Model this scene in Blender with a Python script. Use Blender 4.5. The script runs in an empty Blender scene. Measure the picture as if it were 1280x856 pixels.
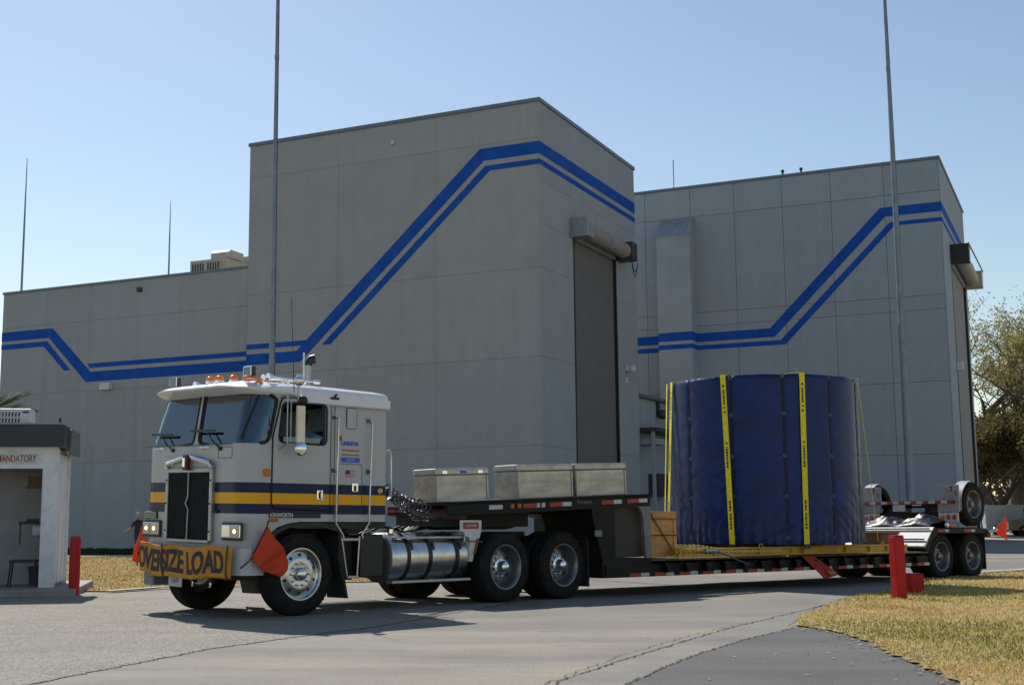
import bpy, bmesh, math, random
import numpy as np
from mathutils import Vector, Matrix, noise
random.seed(7)
SC = bpy.context.scene
COL = SC.collection

# ------------------------------------------------------------------ camera, world, sun, exposure
PITCH, ROLL, EYE = math.radians(7.736), math.radians(-0.587), 1.30
cp, sp, cr, sr = math.cos(PITCH), math.sin(PITCH), math.cos(ROLL), math.sin(ROLL)
F = Vector((0, cp, sp)); U0 = Vector((0, -sp, cp)); R0 = Vector((1, 0, 0))
RR = R0 * cr + U0 * sr; UU = U0 * cr - R0 * sr
cam_d = bpy.data.cameras.new('camera'); cam = bpy.data.objects.new('camera', cam_d); COL.objects.link(cam)
m = Matrix.Identity(4)
for i in range(3):
    m[i][0] = RR[i]; m[i][1] = UU[i]; m[i][2] = -F[i]
m[2][3] = EYE
cam.matrix_world = m
cam_d.sensor_fit = 'HORIZONTAL'; cam_d.sensor_width = 36; cam_d.lens = 1557 * 36 / 1280
cam_d.clip_start = 0.1; cam_d.clip_end = 6000
SC.camera = cam

SUN_EL, SUN_LEFT = math.radians(44.6), math.radians(26.6)
to_sun = Vector((-math.sin(SUN_LEFT) * math.cos(SUN_EL), math.cos(SUN_LEFT) * math.cos(SUN_EL), math.sin(SUN_EL)))
w = bpy.data.worlds.new('World'); SC.world = w; w.use_nodes = True
wn = w.node_tree.nodes; wl = w.node_tree.links
for n in list(wn): wn.remove(n)
sky = wn.new('ShaderNodeTexSky'); sky.sky_type = 'NISHITA'; sky.sun_disc = False
sky.sun_elevation = SUN_EL; sky.sun_rotation = -SUN_LEFT
sky.air_density = 1.15; sky.dust_density = 0.30; sky.ozone_density = 0.1
bg = wn.new('ShaderNodeBackground'); bg.inputs[1].default_value = 0.101
wo = wn.new('ShaderNodeOutputWorld')
wl.new(sky.outputs[0], bg.inputs[0]); wl.new(bg.outputs[0], wo.inputs[0])
sun_d = bpy.data.lights.new('sun', 'SUN'); sun_d.energy = 4.9; sun_d.angle = math.radians(0.53)
sun_d.color = (1.0, 0.95, 0.87)
sun = bpy.data.objects.new('sun', sun_d); COL.objects.link(sun)
sun.rotation_euler = to_sun.to_track_quat('Z', 'Y').to_euler()
SC.view_settings.view_transform = 'Standard'; SC.view_settings.look = 'None'
SC.view_settings.exposure = 0.15; SC.view_settings.gamma = 1.0

# ------------------------------------------------------------------ materials
MATS = {}
def translucent(ma, col, fac):
    N = ma.node_tree.nodes; L = ma.node_tree.links; t = N.new('ShaderNodeBsdfTranslucent'); t.inputs[0].default_value = tuple(col)+(1,)
    mx = N.new('ShaderNodeMixShader'); mx.inputs[0].default_value = fac
    L.new(N['Principled BSDF'].outputs[0], mx.inputs[1]); L.new(t.outputs[0], mx.inputs[2]); L.new(mx.outputs[0], N['Material Output'].inputs[0]); return ma
def M(name, col, rough=.6, metal=0., var=.12, scale=3., bump=0., bscale=30., spec=.5, coat=0., col2=None, dirt=None, emit=0., trans=0., stretch=None, aniso=0.):
    if name in MATS: return MATS[name]
    ma = bpy.data.materials.new(name); ma.use_nodes = True
    nt = ma.node_tree; N = nt.nodes; L = nt.links
    b = N['Principled BSDF']
    b.inputs['Roughness'].default_value = rough; b.inputs['Metallic'].default_value = metal
    b.inputs['Specular IOR Level'].default_value = spec
    b.inputs['Coat Weight'].default_value = coat; b.inputs['Coat Roughness'].default_value = .08
    tc = N.new('ShaderNodeTexCoord'); src = tc.outputs['Object']
    if stretch:
        mp = N.new('ShaderNodeMapping'); mp.inputs['Scale'].default_value = stretch
        L.new(src, mp.inputs[0]); src = mp.outputs[0]
    nz = N.new('ShaderNodeTexNoise'); nz.inputs['Scale'].default_value = scale; nz.inputs['Detail'].default_value = 7; nz.inputs['Roughness'].default_value = .62
    L.new(src, nz.inputs['Vector'])
    rp = N.new('ShaderNodeValToRGB')
    c = np.array(col); c2 = np.array(col2) if col2 is not None else None
    lo = tuple(np.clip(c * (1 - var), 0, 1)) + (1,); hi = tuple(np.clip(c * (1 + var), 0, 1)) + (1,)
    if c2 is not None: lo = tuple(c) + (1,); hi = tuple(c2) + (1,)
    rp.color_ramp.elements[0].position = .36; rp.color_ramp.elements[0].color = lo
    rp.color_ramp.elements[1].position = .64; rp.color_ramp.elements[1].color = hi
    L.new(nz.outputs['Fac'], rp.inputs[0])
    out = rp.outputs[0]
    if dirt:
        dcol, dsc, damt = dirt
        n2 = N.new('ShaderNodeTexNoise'); n2.inputs['Scale'].default_value = dsc; n2.inputs['Detail'].default_value = 10; n2.inputs['Roughness'].default_value = .7
        L.new(tc.outputs['Object'], n2.inputs['Vector'])
        mr = N.new('ShaderNodeMapRange'); mr.inputs[1].default_value = .5; mr.inputs[2].default_value = .72; mr.inputs[4].default_value = damt
        L.new(n2.outputs['Fac'], mr.inputs[0])
        mx = N.new('ShaderNodeMix'); mx.data_type = 'RGBA'
        L.new(mr.outputs[0], mx.inputs[0]); L.new(out, mx.inputs[6]); mx.inputs[7].default_value = tuple(dcol) + (1,)
        out = mx.outputs[2]
    L.new(out, b.inputs['Base Color'])
    if rough > .05 and var > 0:
        mr2 = N.new('ShaderNodeMapRange'); mr2.inputs[3].default_value = max(0.02, rough * .8); mr2.inputs[4].default_value = min(1, rough * 1.2)
        L.new(nz.outputs['Fac'], mr2.inputs[0]); L.new(mr2.outputs[0], b.inputs['Roughness'])
    if bump:
        n3 = N.new('ShaderNodeTexNoise'); n3.inputs['Scale'].default_value = bscale; n3.inputs['Detail'].default_value = 5
        L.new(src, n3.inputs['Vector'])
        bp = N.new('ShaderNodeBump'); bp.inputs['Strength'].default_value = bump; bp.inputs['Distance'].default_value = .02
        L.new(n3.outputs['Fac'], bp.inputs['Height']); L.new(bp.outputs[0], b.inputs['Normal'])
    if emit:
        b.inputs['Emission Color'].default_value = tuple(col) + (1,); b.inputs['Emission Strength'].default_value = emit
    if trans: b.inputs['Transmission Weight'].default_value = trans
    MATS[name] = ma
    return ma

# ------------------------------------------------------------------ mesh helpers
def tag(o, label=None, cat=None, group=None, kind=None):
    if label: o['label'] = label
    if cat: o['category'] = cat
    if group: o['group'] = group
    if kind: o['kind'] = kind
    return o
def empty(name, matrix=None, parent=None):
    o = bpy.data.objects.new(name, None); COL.objects.link(o); o.empty_display_size = .3
    if parent: o.parent = parent
    if matrix is not None: o.matrix_local = matrix
    return o
LEAN = 0.0
class MB:
    """collects shapes in one frame and links them as one mesh object"""
    def __init__(s): s.v = []; s.f = []; s.mi = []; s.cur = 0
    def _add(s, vs, fs):
        k = len(s.v); s.v += [tuple(v) for v in vs]; s.f += [tuple(i + k for i in f) for f in fs]; s.mi += [s.cur] * len(fs)
        return s
    def slot(s, i): s.cur = i; return s
    def box(s, x0, x1, y0, y1, z0, z1, ch=0.):
        if x0 > x1: x0, x1 = x1, x0
        if y0 > y1: y0, y1 = y1, y0
        if z0 > z1: z0, z1 = z1, z0
        if ch <= 0:
            return s._add([(x0,y0,z0),(x1,y0,z0),(x1,y1,z0),(x0,y1,z0),(x0,y0,z1),(x1,y0,z1),(x1,y1,z1),(x0,y1,z1)],
                          [(0,3,2,1),(4,5,6,7),(0,1,5,4),(1,2,6,5),(2,3,7,6),(3,0,4,7)])
        b = bmesh.new()
        r = bmesh.ops.create_cube(b, size=1)
        for v in b.verts: v.co = ((x0+x1)/2 + v.co.x*(x1-x0), (y0+y1)/2 + v.co.y*(y1-y0), (z0+z1)/2 + v.co.z*(z1-z0))
        bmesh.ops.bevel(b, geom=b.edges[:], offset=ch, segments=2, affect='EDGES', profile=.6)
        b.verts.index_update()
        s._add([v.co for v in b.verts], [[v.index for v in f.verts] for f in b.faces]); b.free(); return s
    def obox(s, c, ax, ay, az, hx, hy, hz):
        c = Vector(c); ax = Vector(ax).normalized()*hx; ay = Vector(ay).normalized()*hy; az = Vector(az).normalized()*hz
        vs = [c+ax*i+ay*j+az*k for k in (-1,1) for i, j in ((-1,-1),(1,-1),(1,1),(-1,1))]
        return s._add(vs, [(0,3,2,1),(4,5,6,7),(0,1,5,4),(1,2,6,5),(2,3,7,6),(3,0,4,7)])
    def bar(s, a, b, wdt, hgt, up=(0,0,1)):
        a = Vector(a); b = Vector(b); d = (b-a); L_ = d.length; d.normalize()
        side = d.cross(Vector(up))
        if side.length < 1e-4: side = d.cross(Vector((1,0,0)))
        side.normalize(); u = side.cross(d)
        return s.obox((a+b)/2, d, side, u, L_/2, wdt/2, hgt/2)
    def tube(s, pts, r, n=10, cap=True, closed=False):
        pts = [Vector(p) for p in pts]; rs = r if isinstance(r, (list, tuple)) else [r]*len(pts)
        k0 = len(s.v); t0 = (pts[1]-pts[0]).normalized()
        u = t0.cross(Vector((0,0,1)))
        if u.length < .05: u = t0.cross(Vector((0,1,0)))
        u.normalize()
        vs = []
        m_ = len(pts)
        for i, p in enumerate(pts):
            if closed: t = (pts[(i+1) % m_]-pts[i-1])
            else: t = (pts[min(i+1, m_-1)]-pts[max(i-1, 0)])
            if t.length < 1e-9: t = t0.copy()
            t.normalize()
            u = u - t*u.dot(t)
            if u.length < 1e-5: u = t.orthogonal()
            u.normalize(); w_ = t.cross(u)
            for j in range(n):
                a = 2*math.pi*j/n; vs.append(p + (u*math.cos(a) + w_*math.sin(a))*rs[i])
        fs = []
        for i in range(m_ - (0 if closed else 1)):
            i2 = (i+1) % m_
            for j in range(n):
                j2 = (j+1) % n; fs.append((i*n+j, i*n+j2, i2*n+j2, i2*n+j))
        if cap and not closed:
            fs.append(tuple(reversed(range(n)))); fs.append(tuple((m_-1)*n+j for j in range(n)))
        return s._add(vs, fs)
    def lathe(s, prof, c=(0,0,0), axis='y', n=32, close=False):
        # prof: (radius, along axis)
        vs = []; fs = []
        c = Vector(c)
        for i in range(n):
            a = 2*math.pi*i/n; ca, sa = math.cos(a), math.sin(a)
            for (r, t) in prof:
                if axis == 'y': vs.append(c + Vector((r*ca, t, r*sa)))
                elif axis == 'z': vs.append(c + Vector((r*ca, r*sa, t)))
                else: vs.append(c + Vector((t, r*ca, r*sa)))
        m_ = len(prof)
        for i in range(n):
            i2 = (i+1) % n
            for j in range(m_-1 + (1 if close else 0)):
                j2 = (j+1) % m_
                q = [i*m_+j, i2*m_+j, i2*m_+j2, i*m_+j2]
                fs.append(tuple(q))
        return s._add(vs, fs)
    def prism(s, poly, a, b, plane='xz'):
        # poly in plane, extruded along the third axis from a to b
        n = len(poly)
        def P3(p, t):
            if plane == 'xz': return (p[0], t, p[1])
            if plane == 'yz': return (t, p[0], p[1])
            return (p[0], p[1], t)
        vs = [P3(p, a) for p in poly] + [P3(p, b) for p in poly]
        fs = [tuple(range(n))[::-1], tuple(range(n, 2*n))] + [(i, (i+1) % n, n+(i+1) % n, n+i) for i in range(n)]
        return s._add(vs, fs)
    def sphere(s, c, r, seg=16, rings=10, sc=(1,1,1)):
        prof = [(r*math.sin(math.pi*i/rings), -r*math.cos(math.pi*i/rings)) for i in range(rings+1)]
        k = len(s.v); s.lathe(prof, (0,0,0), 'z', seg)
        for i in range(k, len(s.v)):
            v = s.v[i]; s.v[i] = (c[0]+v[0]*sc[0], c[1]+v[1]*sc[1], c[2]+v[2]*sc[2])
        return s
    def quad(s, a, b, c, d): return s._add([a, b, c, d], [(0,1,2,3)])
    def map(s, fn): s.v = [tuple(fn(Vector(v))) for v in s.v]; return s
    def data(s, name, mats, smooth=False):
        me = bpy.data.meshes.new(name)
        vs = s.v
        if LEAN: vs = [(v[0], v[1], v[2] + (1.2 + v[1])*LEAN) for v in vs]
        me.from_pydata(vs, [], s.f)
        if not isinstance(mats, (list, tuple)): mats = [mats]
        for q in mats: me.materials.append(q)
        if len(mats) > 1: me.polygons.foreach_set('material_index', s.mi)
        b = bmesh.new(); b.from_mesh(me); bmesh.ops.remove_doubles(b, verts=b.verts, dist=1e-5)
        bmesh.ops.recalc_face_normals(b, faces=b.faces); b.to_mesh(me); b.free()
        if smooth:
            me.polygons.foreach_set('use_smooth', [True]*len(me.polygons))
            try: me.set_sharp_from_angle(angle=math.radians(38))
            except Exception: pass
        me.update(); return me
    def build(s, name, mats, parent=None, smooth=False, loc=None, label=None):
        me = s.data(name, mats, smooth)
        o = bpy.data.objects.new(name, me); COL.objects.link(o)
        if parent is not None: o.parent = parent
        if loc is not None: o.location = loc
        if label: o['label'] = label
        return o
def inst(me, name, parent=None, mat=None, loc=None):
    o = bpy.data.objects.new(name, me); COL.objects.link(o)
    if parent is not None: o.parent = parent
    if mat is not None: o.matrix_local = mat
    if loc is not None: o.location = loc
    return o
def text_mesh(body, size, extrude=.002, align='LEFT', spacing=1.0, sx=1.0, offset=0.0):
    cu = bpy.data.curves.new('lettering', 'FONT'); cu.body = body; cu.size = size; cu.extrude = extrude; cu.offset = offset
    cu.align_x = align; cu.align_y = 'CENTER'; cu.space_character = spacing
    o = bpy.data.objects.new('lettering', cu); COL.objects.link(o)
    dg = bpy.context.evaluated_depsgraph_get()
    me = bpy.data.meshes.new_from_object(o.evaluated_get(dg)); bpy.data.objects.remove(o); bpy.data.curves.remove(cu)
    vs = [(v.co.x*sx, v.co.y, v.co.z) for v in me.vertices]; fs = [tuple(p.vertices) for p in me.polygons]
    bpy.data.meshes.remove(me); return vs, fs
def lettering(body, size, origin, xdir, updir, mat, parent=None, name='lettering', align='LEFT', sx=1.0, extrude=.002, fn=None, offset=0.0, label=None):
    vs, fs = text_mesh(body, size, extrude, align, 1.0, sx, offset)
    o_ = Vector(origin); xd = Vector(xdir).normalized(); ud = Vector(updir).normalized(); nd = xd.cross(ud)
    mb = MB(); mb._add([(fn(v) if fn else o_ + xd*v[0] + ud*v[1] + nd*v[2]) for v in vs], fs)
    return mb.build(name, mat, parent, label=label)
def boolean(base, cutter, op='DIFFERENCE', remove=True):
    md = base.modifiers.new('b', 'BOOLEAN'); md.operation = op; md.solver = 'EXACT'; md.object = cutter
    cutter.parent = base.parent; bpy.context.view_layer.update()
    dg = bpy.context.evaluated_depsgraph_get()
    me = bpy.data.meshes.new_from_object(base.evaluated_get(dg)); base.modifiers.clear(); old = base.data; base.data = me
    bpy.data.meshes.remove(old)
    if remove:
        cm = cutter.data; bpy.data.objects.remove(cutter); bpy.data.meshes.remove(cm)
    return base

# ------------------------------------------------------------------ terrain height and frames
def g(X, Y):
    X = max(-30., min(60., X)); s_ = 4.
    a, b = -Y/s_, -47./s_
    mx = max(a, b); sm = -s_*(mx + math.log(math.exp(a-mx) + math.exp(b-mx)))
    return .244 - .0047*X - .015*sm
def ground_frame(X, Y, az):
    a = math.radians(az); up = Vector((.0047, .015, 1)).normalized()
    L = Vector((math.sin(a), math.cos(a), 0)); L -= up*L.dot(up); L.normalize()
    N_ = L.cross(up)
    mm = Matrix.Identity(4)
    for i in range(3): mm[i][0] = L[i]; mm[i][1] = -N_[i]; mm[i][2] = up[i]
    mm[0][3], mm[1][3], mm[2][3] = X, Y, g(X, Y)
    return mm
def zrot(X, Y, Z, deg): return Matrix.Translation((X, Y, Z)) @ Matrix.Rotation(math.radians(deg), 4, 'Z')
BM = zrot(-19.9532, 62.6034, 0, -24.723)       # frame shared by the row of buildings: x along the fronts, y away
# ------------------------------------------------------------------ ground
def asphalt(name, c1, c2, stain, grain, bumps=.5, pebble=.0, sscale=.35):
    ma = bpy.data.materials.new(name); ma.use_nodes = True; nt = ma.node_tree; N = nt.nodes; L = nt.links
    b = N['Principled BSDF']; b.inputs['Roughness'].default_value = .88; b.inputs['Specular IOR Level'].default_value = .3
    tc = N.new('ShaderNodeTexCoord')
    def nz(sc, det=8, ro=.6, vec=None):
        n = N.new('ShaderNodeTexNoise'); n.inputs['Scale'].default_value = sc; n.inputs['Detail'].default_value = det; n.inputs['Roughness'].default_value = ro
        L.new(vec or tc.outputs['Object'], n.inputs['Vector']); return n.outputs['Fac']
    def mr(x, a, b_, c=0., d=1.):
        n = N.new('ShaderNodeMapRange'); n.inputs[1].default_value = a; n.inputs[2].default_value = b_; n.inputs[3].default_value = c; n.inputs[4].default_value = d
        L.new(x, n.inputs[0]); return n.outputs[0]
    def mix(f, a, b_, mode='MIX'):
        n = N.new('ShaderNodeMix'); n.data_type = 'RGBA'; n.blend_type = mode
        if hasattr(f, 'links'): L.new(f, n.inputs[0])
        else: n.inputs[0].default_value = f
        for k, q in ((6, a), (7, b_)):
            if hasattr(q, 'links'): L.new(q, n.inputs[k])
            else: n.inputs[k].default_value = tuple(q) + (1,)
        return n.outputs[2]
    mp = N.new('ShaderNodeMapping'); mp.inputs['Rotation'].default_value = (0, 0, math.radians(28)); mp.inputs['Scale'].default_value = (.25, 1, 1)
    L.new(tc.outputs['Object'], mp.inputs[0])
    base = mix(mr(nz(.8, 10, .65), .35, .65), c1, c2)
    base = mix(mr(nz(sscale, 9, .62, mp.outputs[0]), .5, .68, 0, .75), base, stain)
    base = mix(mr(nz(1.7, 9, .7, mp.outputs[0]), .56, .75, 0, .45), base, tuple(np.array(c1)*.72))
    base = mix(mr(nz(1.15, 4, .45), .66, .70, 0, .28), base, tuple(np.array(c1)*.55))
    m2 = N.new('ShaderNodeMapping'); m2.inputs['Rotation'].default_value = (0, 0, math.radians(-47)); m2.inputs['Scale'].default_value = (.05, 1.6, 1); L.new(tc.outputs['Object'], m2.inputs[0])
    base = mix(mr(nz(1.0, 6, .6, m2.outputs[0]), .54, .70, 0, .30), base, tuple(np.array(c1)*.70))
    vo = N.new('ShaderNodeTexVoronoi'); vo.inputs['Scale'].default_value = 55; L.new(tc.outputs['Object'], vo.inputs['Vector'])
    vc = N.new('ShaderNodeSeparateColor'); L.new(vo.outputs['Color'], vc.inputs[0])
    base = mix(mr(vc.outputs[0], 0, 1, 0, grain), base, tuple(np.clip(np.array(c2)*1.9, 0, 1)), 'MIX')
    base = mix(mr(vc.outputs[1], .5, 1, 0, grain), base, tuple(np.array(c1)*.35), 'MIX')
    L.new(base, b.inputs['Base Color'])
    h = N.new('ShaderNodeMath'); h.operation = 'ADD'; L.new(mr(vo.outputs['Distance'], 0, .7, 1, 0), h.inputs[0]); L.new(nz(9), h.inputs[1])
    bp = N.new('ShaderNodeBump'); bp.inputs['Strength'].default_value = bumps; bp.inputs['Distance'].default_value = .012
    L.new(h.outputs[0], bp.inputs['Height']); L.new(bp.outputs[0], b.inputs['Normal'])
    return ma
M_road = asphalt('worn_asphalt', (.150,.140,.126), (.20,.187,.167), (.36,.305,.22), .16, .35, sscale=.30)
M_coarse = asphalt('coarse_aggregate', (.175,.160,.138), (.255,.235,.20), (.32,.295,.25), .55, 1.0)
M_dark = asphalt('dark_sealed_asphalt', (.072,.073,.075), (.100,.099,.097), (.125,.121,.112), .12, .35)
M_apron = asphalt('concrete_apron', (.25,.235,.21), (.33,.31,.275), (.27,.25,.21), .08, .2)
M_walk = asphalt('pale_concrete', (.36,.33,.28), (.46,.42,.36), (.3,.27,.22), .08, .2)
M_soil = M('dry_lawn_soil', (.24,.17,.07), .95, var=.3, scale=2.5, bump=.6, bscale=60, col2=(.40,.30,.14))

def sheet(name, poly=None, mat=None, off=0., step=.6, xs=None, ys=None, kind='structure', parent=None):
    """flat or gently sloping sheet that follows the terrain: poly cut into a grid"""
    me = bpy.data.meshes.new(name); b = bmesh.new()
    if poly:
        vs = [b.verts.new((p[0], p[1], 0)) for p in poly]; f = b.faces.new(vs)
        xs = xs or []; ys = ys or []
        ax = [p[0] for p in poly]; ay = [p[1] for p in poly]
        for k in range(int((max(ax)-min(ax))/step)):
            bmesh.ops.bisect_plane(b, geom=b.verts[:]+b.edges[:]+b.faces[:], plane_co=(min(ax)+(k+1)*step, 0, 0), plane_no=(1,0,0))
        for k in range(int((max(ay)-min(ay))/step)):
            bmesh.ops.bisect_plane(b, geom=b.verts[:]+b.edges[:]+b.faces[:], plane_co=(0, min(ay)+(k+1)*step, 0), plane_no=(0,1,0))
        bmesh.ops.triangulate(b, faces=[f for f in b.faces if len(f.verts) > 4])
    else:
        grid = [[b.verts.new((x, y, 0)) for x in xs] for y in ys]
        for j in range(len(ys)-1):
            for i in range(len(xs)-1): b.faces.new((grid[j][i], grid[j][i+1], grid[j+1][i+1], grid[j+1][i]))
    for v in b.verts: v.co.z = g(v.co.x, v.co.y) + off
    bmesh.ops.recalc_face_normals(b, faces=b.faces)
    for f in b.faces:
        if f.normal.z < 0: f.normal_flip()
    b.to_mesh(me); b.free(); me.materials.append(mat)
    me.polygons.foreach_set('use_smooth', [True]*len(me.polygons))
    o = bpy.data.objects.new(name, me); COL.objects.link(o)
    if kind: o['kind'] = kind
    if parent: o.parent = parent
    return o
ys_ = [-30, -15, -5] + [i for i in range(0, 80, 1)] + [85, 95, 110, 130, 160, 220, 320, 500, 900, 1600, 3000]
xs_ = [-2500, -900, -400, -200, -110, -60] + list(range(-30, 61, 3)) + [80, 120, 200, 400, 900, 2500]
sheet('ground', mat=M_road, xs=xs_, ys=ys_)
def jag(pts, amp=.05, n=8, seed=0):
    """polyline with small irregular steps"""
    rnd = random.Random(seed); out = []
    for a, b in zip(pts[:-1], pts[1:]):
        for k in range(n):
            t = k/n; d = (b[0]-a[0], b[1]-a[1]); L_ = math.hypot(*d) or 1
            j = rnd.uniform(-amp, amp)*(0 if k == 0 else 1)
            out.append((a[0]+d[0]*t - d[1]/L_*j, a[1]+d[1]*t + d[0]/L_*j))
    out.append(pts[-1]); return out
# coarse aggregate at the left, its edge runs from the bottom left up to the truck
edge = jag([(-3.75,6.5),(-3.51,8.71),(-3.13,10.33),(-2.8,11.69),(-2.14,13.15),(-1.56,14.31),(-.27,18.12),(1.4,23.5)], .025, 34, 3)
sheet('coarse_road_surface', edge + [(-1.5,25.5),(-6.5,25.0),(-7.4,22.9),(-8.6,20.6),(-12,16),(-12,6.5)], M_coarse, .004, 1.0)
# dark sealed driveway, bottom right
edge2 = jag([(.62,7.2),(.77,8.84),(1.18,10.0),(1.65,11.14),(2.3,12.5),(3.02,13.75)], .02, 30, 5)
GR_EDGE = jag([(3.10,14.09),(3.32,13.09),(3.32,12.0),(3.2,10.98),(3.12,9.9),(3.04,8.74),(2.95,7.2)], .045, 16, 9)
sheet('driveway_surface', edge2 + [(3.25,14.0)] + [(x+.35, y) for x, y in GR_EDGE], M_dark, .004, 1.0)
# pale sealed band between the two long joints
edgeA = jag([(.18,7.2),(.29,9.04),(1.1,11.0),(2.04,13.18),(2.9,14.95),(3.95,17.01),(5.36,20.0)], .018, 26, 21)
M_band = asphalt('patched_band', (.155,.148,.138), (.20,.19,.172), (.28,.25,.20), .14, .4)
sheet('patched_strip_surface', edgeA + [(5.0,20.4)] + [(4.6,19.0),(3.6,15.6),(3.05,14.2)] + edge2[::-1][:-1] + [(.62,7.2)], M_band, .003, 1.0)
# joints and cracks (open gaps with dark fill)
M_crack = M('crack_fill', (.03,.028,.025), .95, var=.3, scale=20)
def crack(pts, wd, seed, amp=.02, n=26):
    p = pts if len(pts) > 40 else jag(pts, amp, n, seed); rnd = random.Random(seed+50); mb = MB()
    for i in range(len(p)-1):
        a, b = p[i], p[i+1]; dx, dy = b[0]-a[0], b[1]-a[1]; L_ = math.hypot(dx, dy) or 1; nx, ny = -dy/L_, dx/L_
        wa = wd*(.75+.9*noise.noise((i*.31, seed, 0))); wb = wd*(.75+.9*noise.noise(((i+1)*.31, seed, 0)))
        q = [(a[0]+nx*wa, a[1]+ny*wa), (a[0]-nx*wa, a[1]-ny*wa), (b[0]-nx*wb, b[1]-ny*wb), (b[0]+nx*wb, b[1]+ny*wb)]
        mb.quad(*[(x, y, g(x, y)+.0085) for x, y in q])
    return mb
c = crack(edgeA, .013, 1); 
for k, pts in enumerate([edge2, [(.05,7.4),(.2,8.9),(.95,11),(1.8,12.95),(2.6,14.5)], edge,
    [(1.9,10.9),(2.6,11.1),(3.2,10.95)], [(-.6,11.6),(.2,11.2),(1.0,11.3)], [(-1.2,14.6),(-.2,13.8),(1.3,12.7)], [(-2.7,10.2),(-1.9,9.9),(-.8,9.95),(.3,9.6)]]):
    q = crack(pts, (.013,.005,.006,.003,.003,.003,.003)[k], 30+k); c._add(q.v, q.f)
tag(c.build('pavement_cracks', M_crack), kind='structure')

# lawn areas (soil sheets, the blades come later)
LEFT_LAWN = [(-7.3,22.95),(-6.85,24.6),(-5.6,25.6),(-4.0,26.4),(-.5,27.6),(-1.2,36),(-1.6,50.3),(-24,51.6),(-24,26.5),(-12,24.6),(-8.6,23.4)]
sheet('dry_lawn_ground', LEFT_LAWN, M_soil, .02, 2.0)
sheet('sidewalk', [(-45,53.6),(-45,51.9),(-24,51.75),(-1.6,50.45),(6,49.6),(6,51.2),(-1.6,52.0),(-24,53.4)], M_walk, .05, 2.0)
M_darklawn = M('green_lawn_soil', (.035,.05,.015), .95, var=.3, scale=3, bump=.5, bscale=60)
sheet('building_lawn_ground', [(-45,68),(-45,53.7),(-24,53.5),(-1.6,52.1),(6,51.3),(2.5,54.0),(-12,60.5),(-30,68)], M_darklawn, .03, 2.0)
RIGHT_LAWN = GR_EDGE[::-1] + [(3.10,14.09),(3.45,15.4),(4.0,16.7),(4.42,17.88),(5.0,19.2),(5.6,20.3),(6.3,21.3),(7.4,24.2),(8.81,27.5),(11.02,29.6),(12.78,31.4),(30,46),(40,20),(14,6)]
sheet('right_lawn_ground', RIGHT_LAWN, M_soil, .02, 1.0)
sheet('kerb', [(8.9,28.2),(11.02,29.96),(12.78,31.74),(30,46.5),(31,46.5),(13.0,31.55),(11.2,29.75),(9.0,27.9)], M_walk, .06, 1.5)
sheet('kerb', [(-6.1,24.35),(-6.85,24.0),(-7.35,22.6),(-7.15,22.55),(-6.7,23.75),(-6.05,24.1),(-4.0,25.6),(-4.05,25.8)], M_walk, .05, .8)
sheet('concrete_apron', [(5.2,50),(9,57),(40,42),(60,60),(70,100),(30,100),(14,80),(6,60),(2.6,54.1)], M_apron, .006, 3.0)

# ------------------------------------------------------------------ grass blades (uncountable, one object per lawn)
def inside(x, y, poly):
    c = np.zeros(len(x), bool); j = len(poly)-1
    for i in range(len(poly)):
        xi, yi = poly[i]; xj, yj = poly[j]
        c ^= ((yi > y) != (yj > y)) & (x < (xj-xi)*(y-yi)/((yj-yi) or 1e-9) + xi); j = i
    return c
def grass_mat(name, cols):
    ma = bpy.data.materials.new(name); ma.use_nodes = True; N = ma.node_tree.nodes; L = ma.node_tree.links
    b = N['Principled BSDF']; b.inputs['Roughness'].default_value = .7; b.inputs['Specular IOR Level'].default_value = .25
    at = N.new('ShaderNodeAttribute'); at.attribute_name = 'tint'
    rp = N.new('ShaderNodeValToRGB'); rp.color_ramp.elements[0].color = cols[0]+(1,); rp.color_ramp.elements[1].color = cols[-1]+(1,)
    for k, cc in enumerate(cols[1:-1]):
        e = rp.color_ramp.elements.new((k+1)/(len(cols)-1)); e.color = cc+(1,)
    L.new(at.outputs['Fac'], rp.inputs[0]); L.new(rp.outputs[0], b.inputs['Base Color'])
    tr = N.new('ShaderNodeBsdfTranslucent'); L.new(rp.outputs[0], tr.inputs[0])
    mx = N.new('ShaderNodeMixShader'); mx.inputs[0].default_value = .35
    L.new(b.outputs[0], mx.inputs[1]); L.new(tr.outputs[0], mx.inputs[2]); L.new(mx.outputs[0], N['Material Output'].inputs[0])
    return ma
gv = np.vectorize(g)
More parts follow.
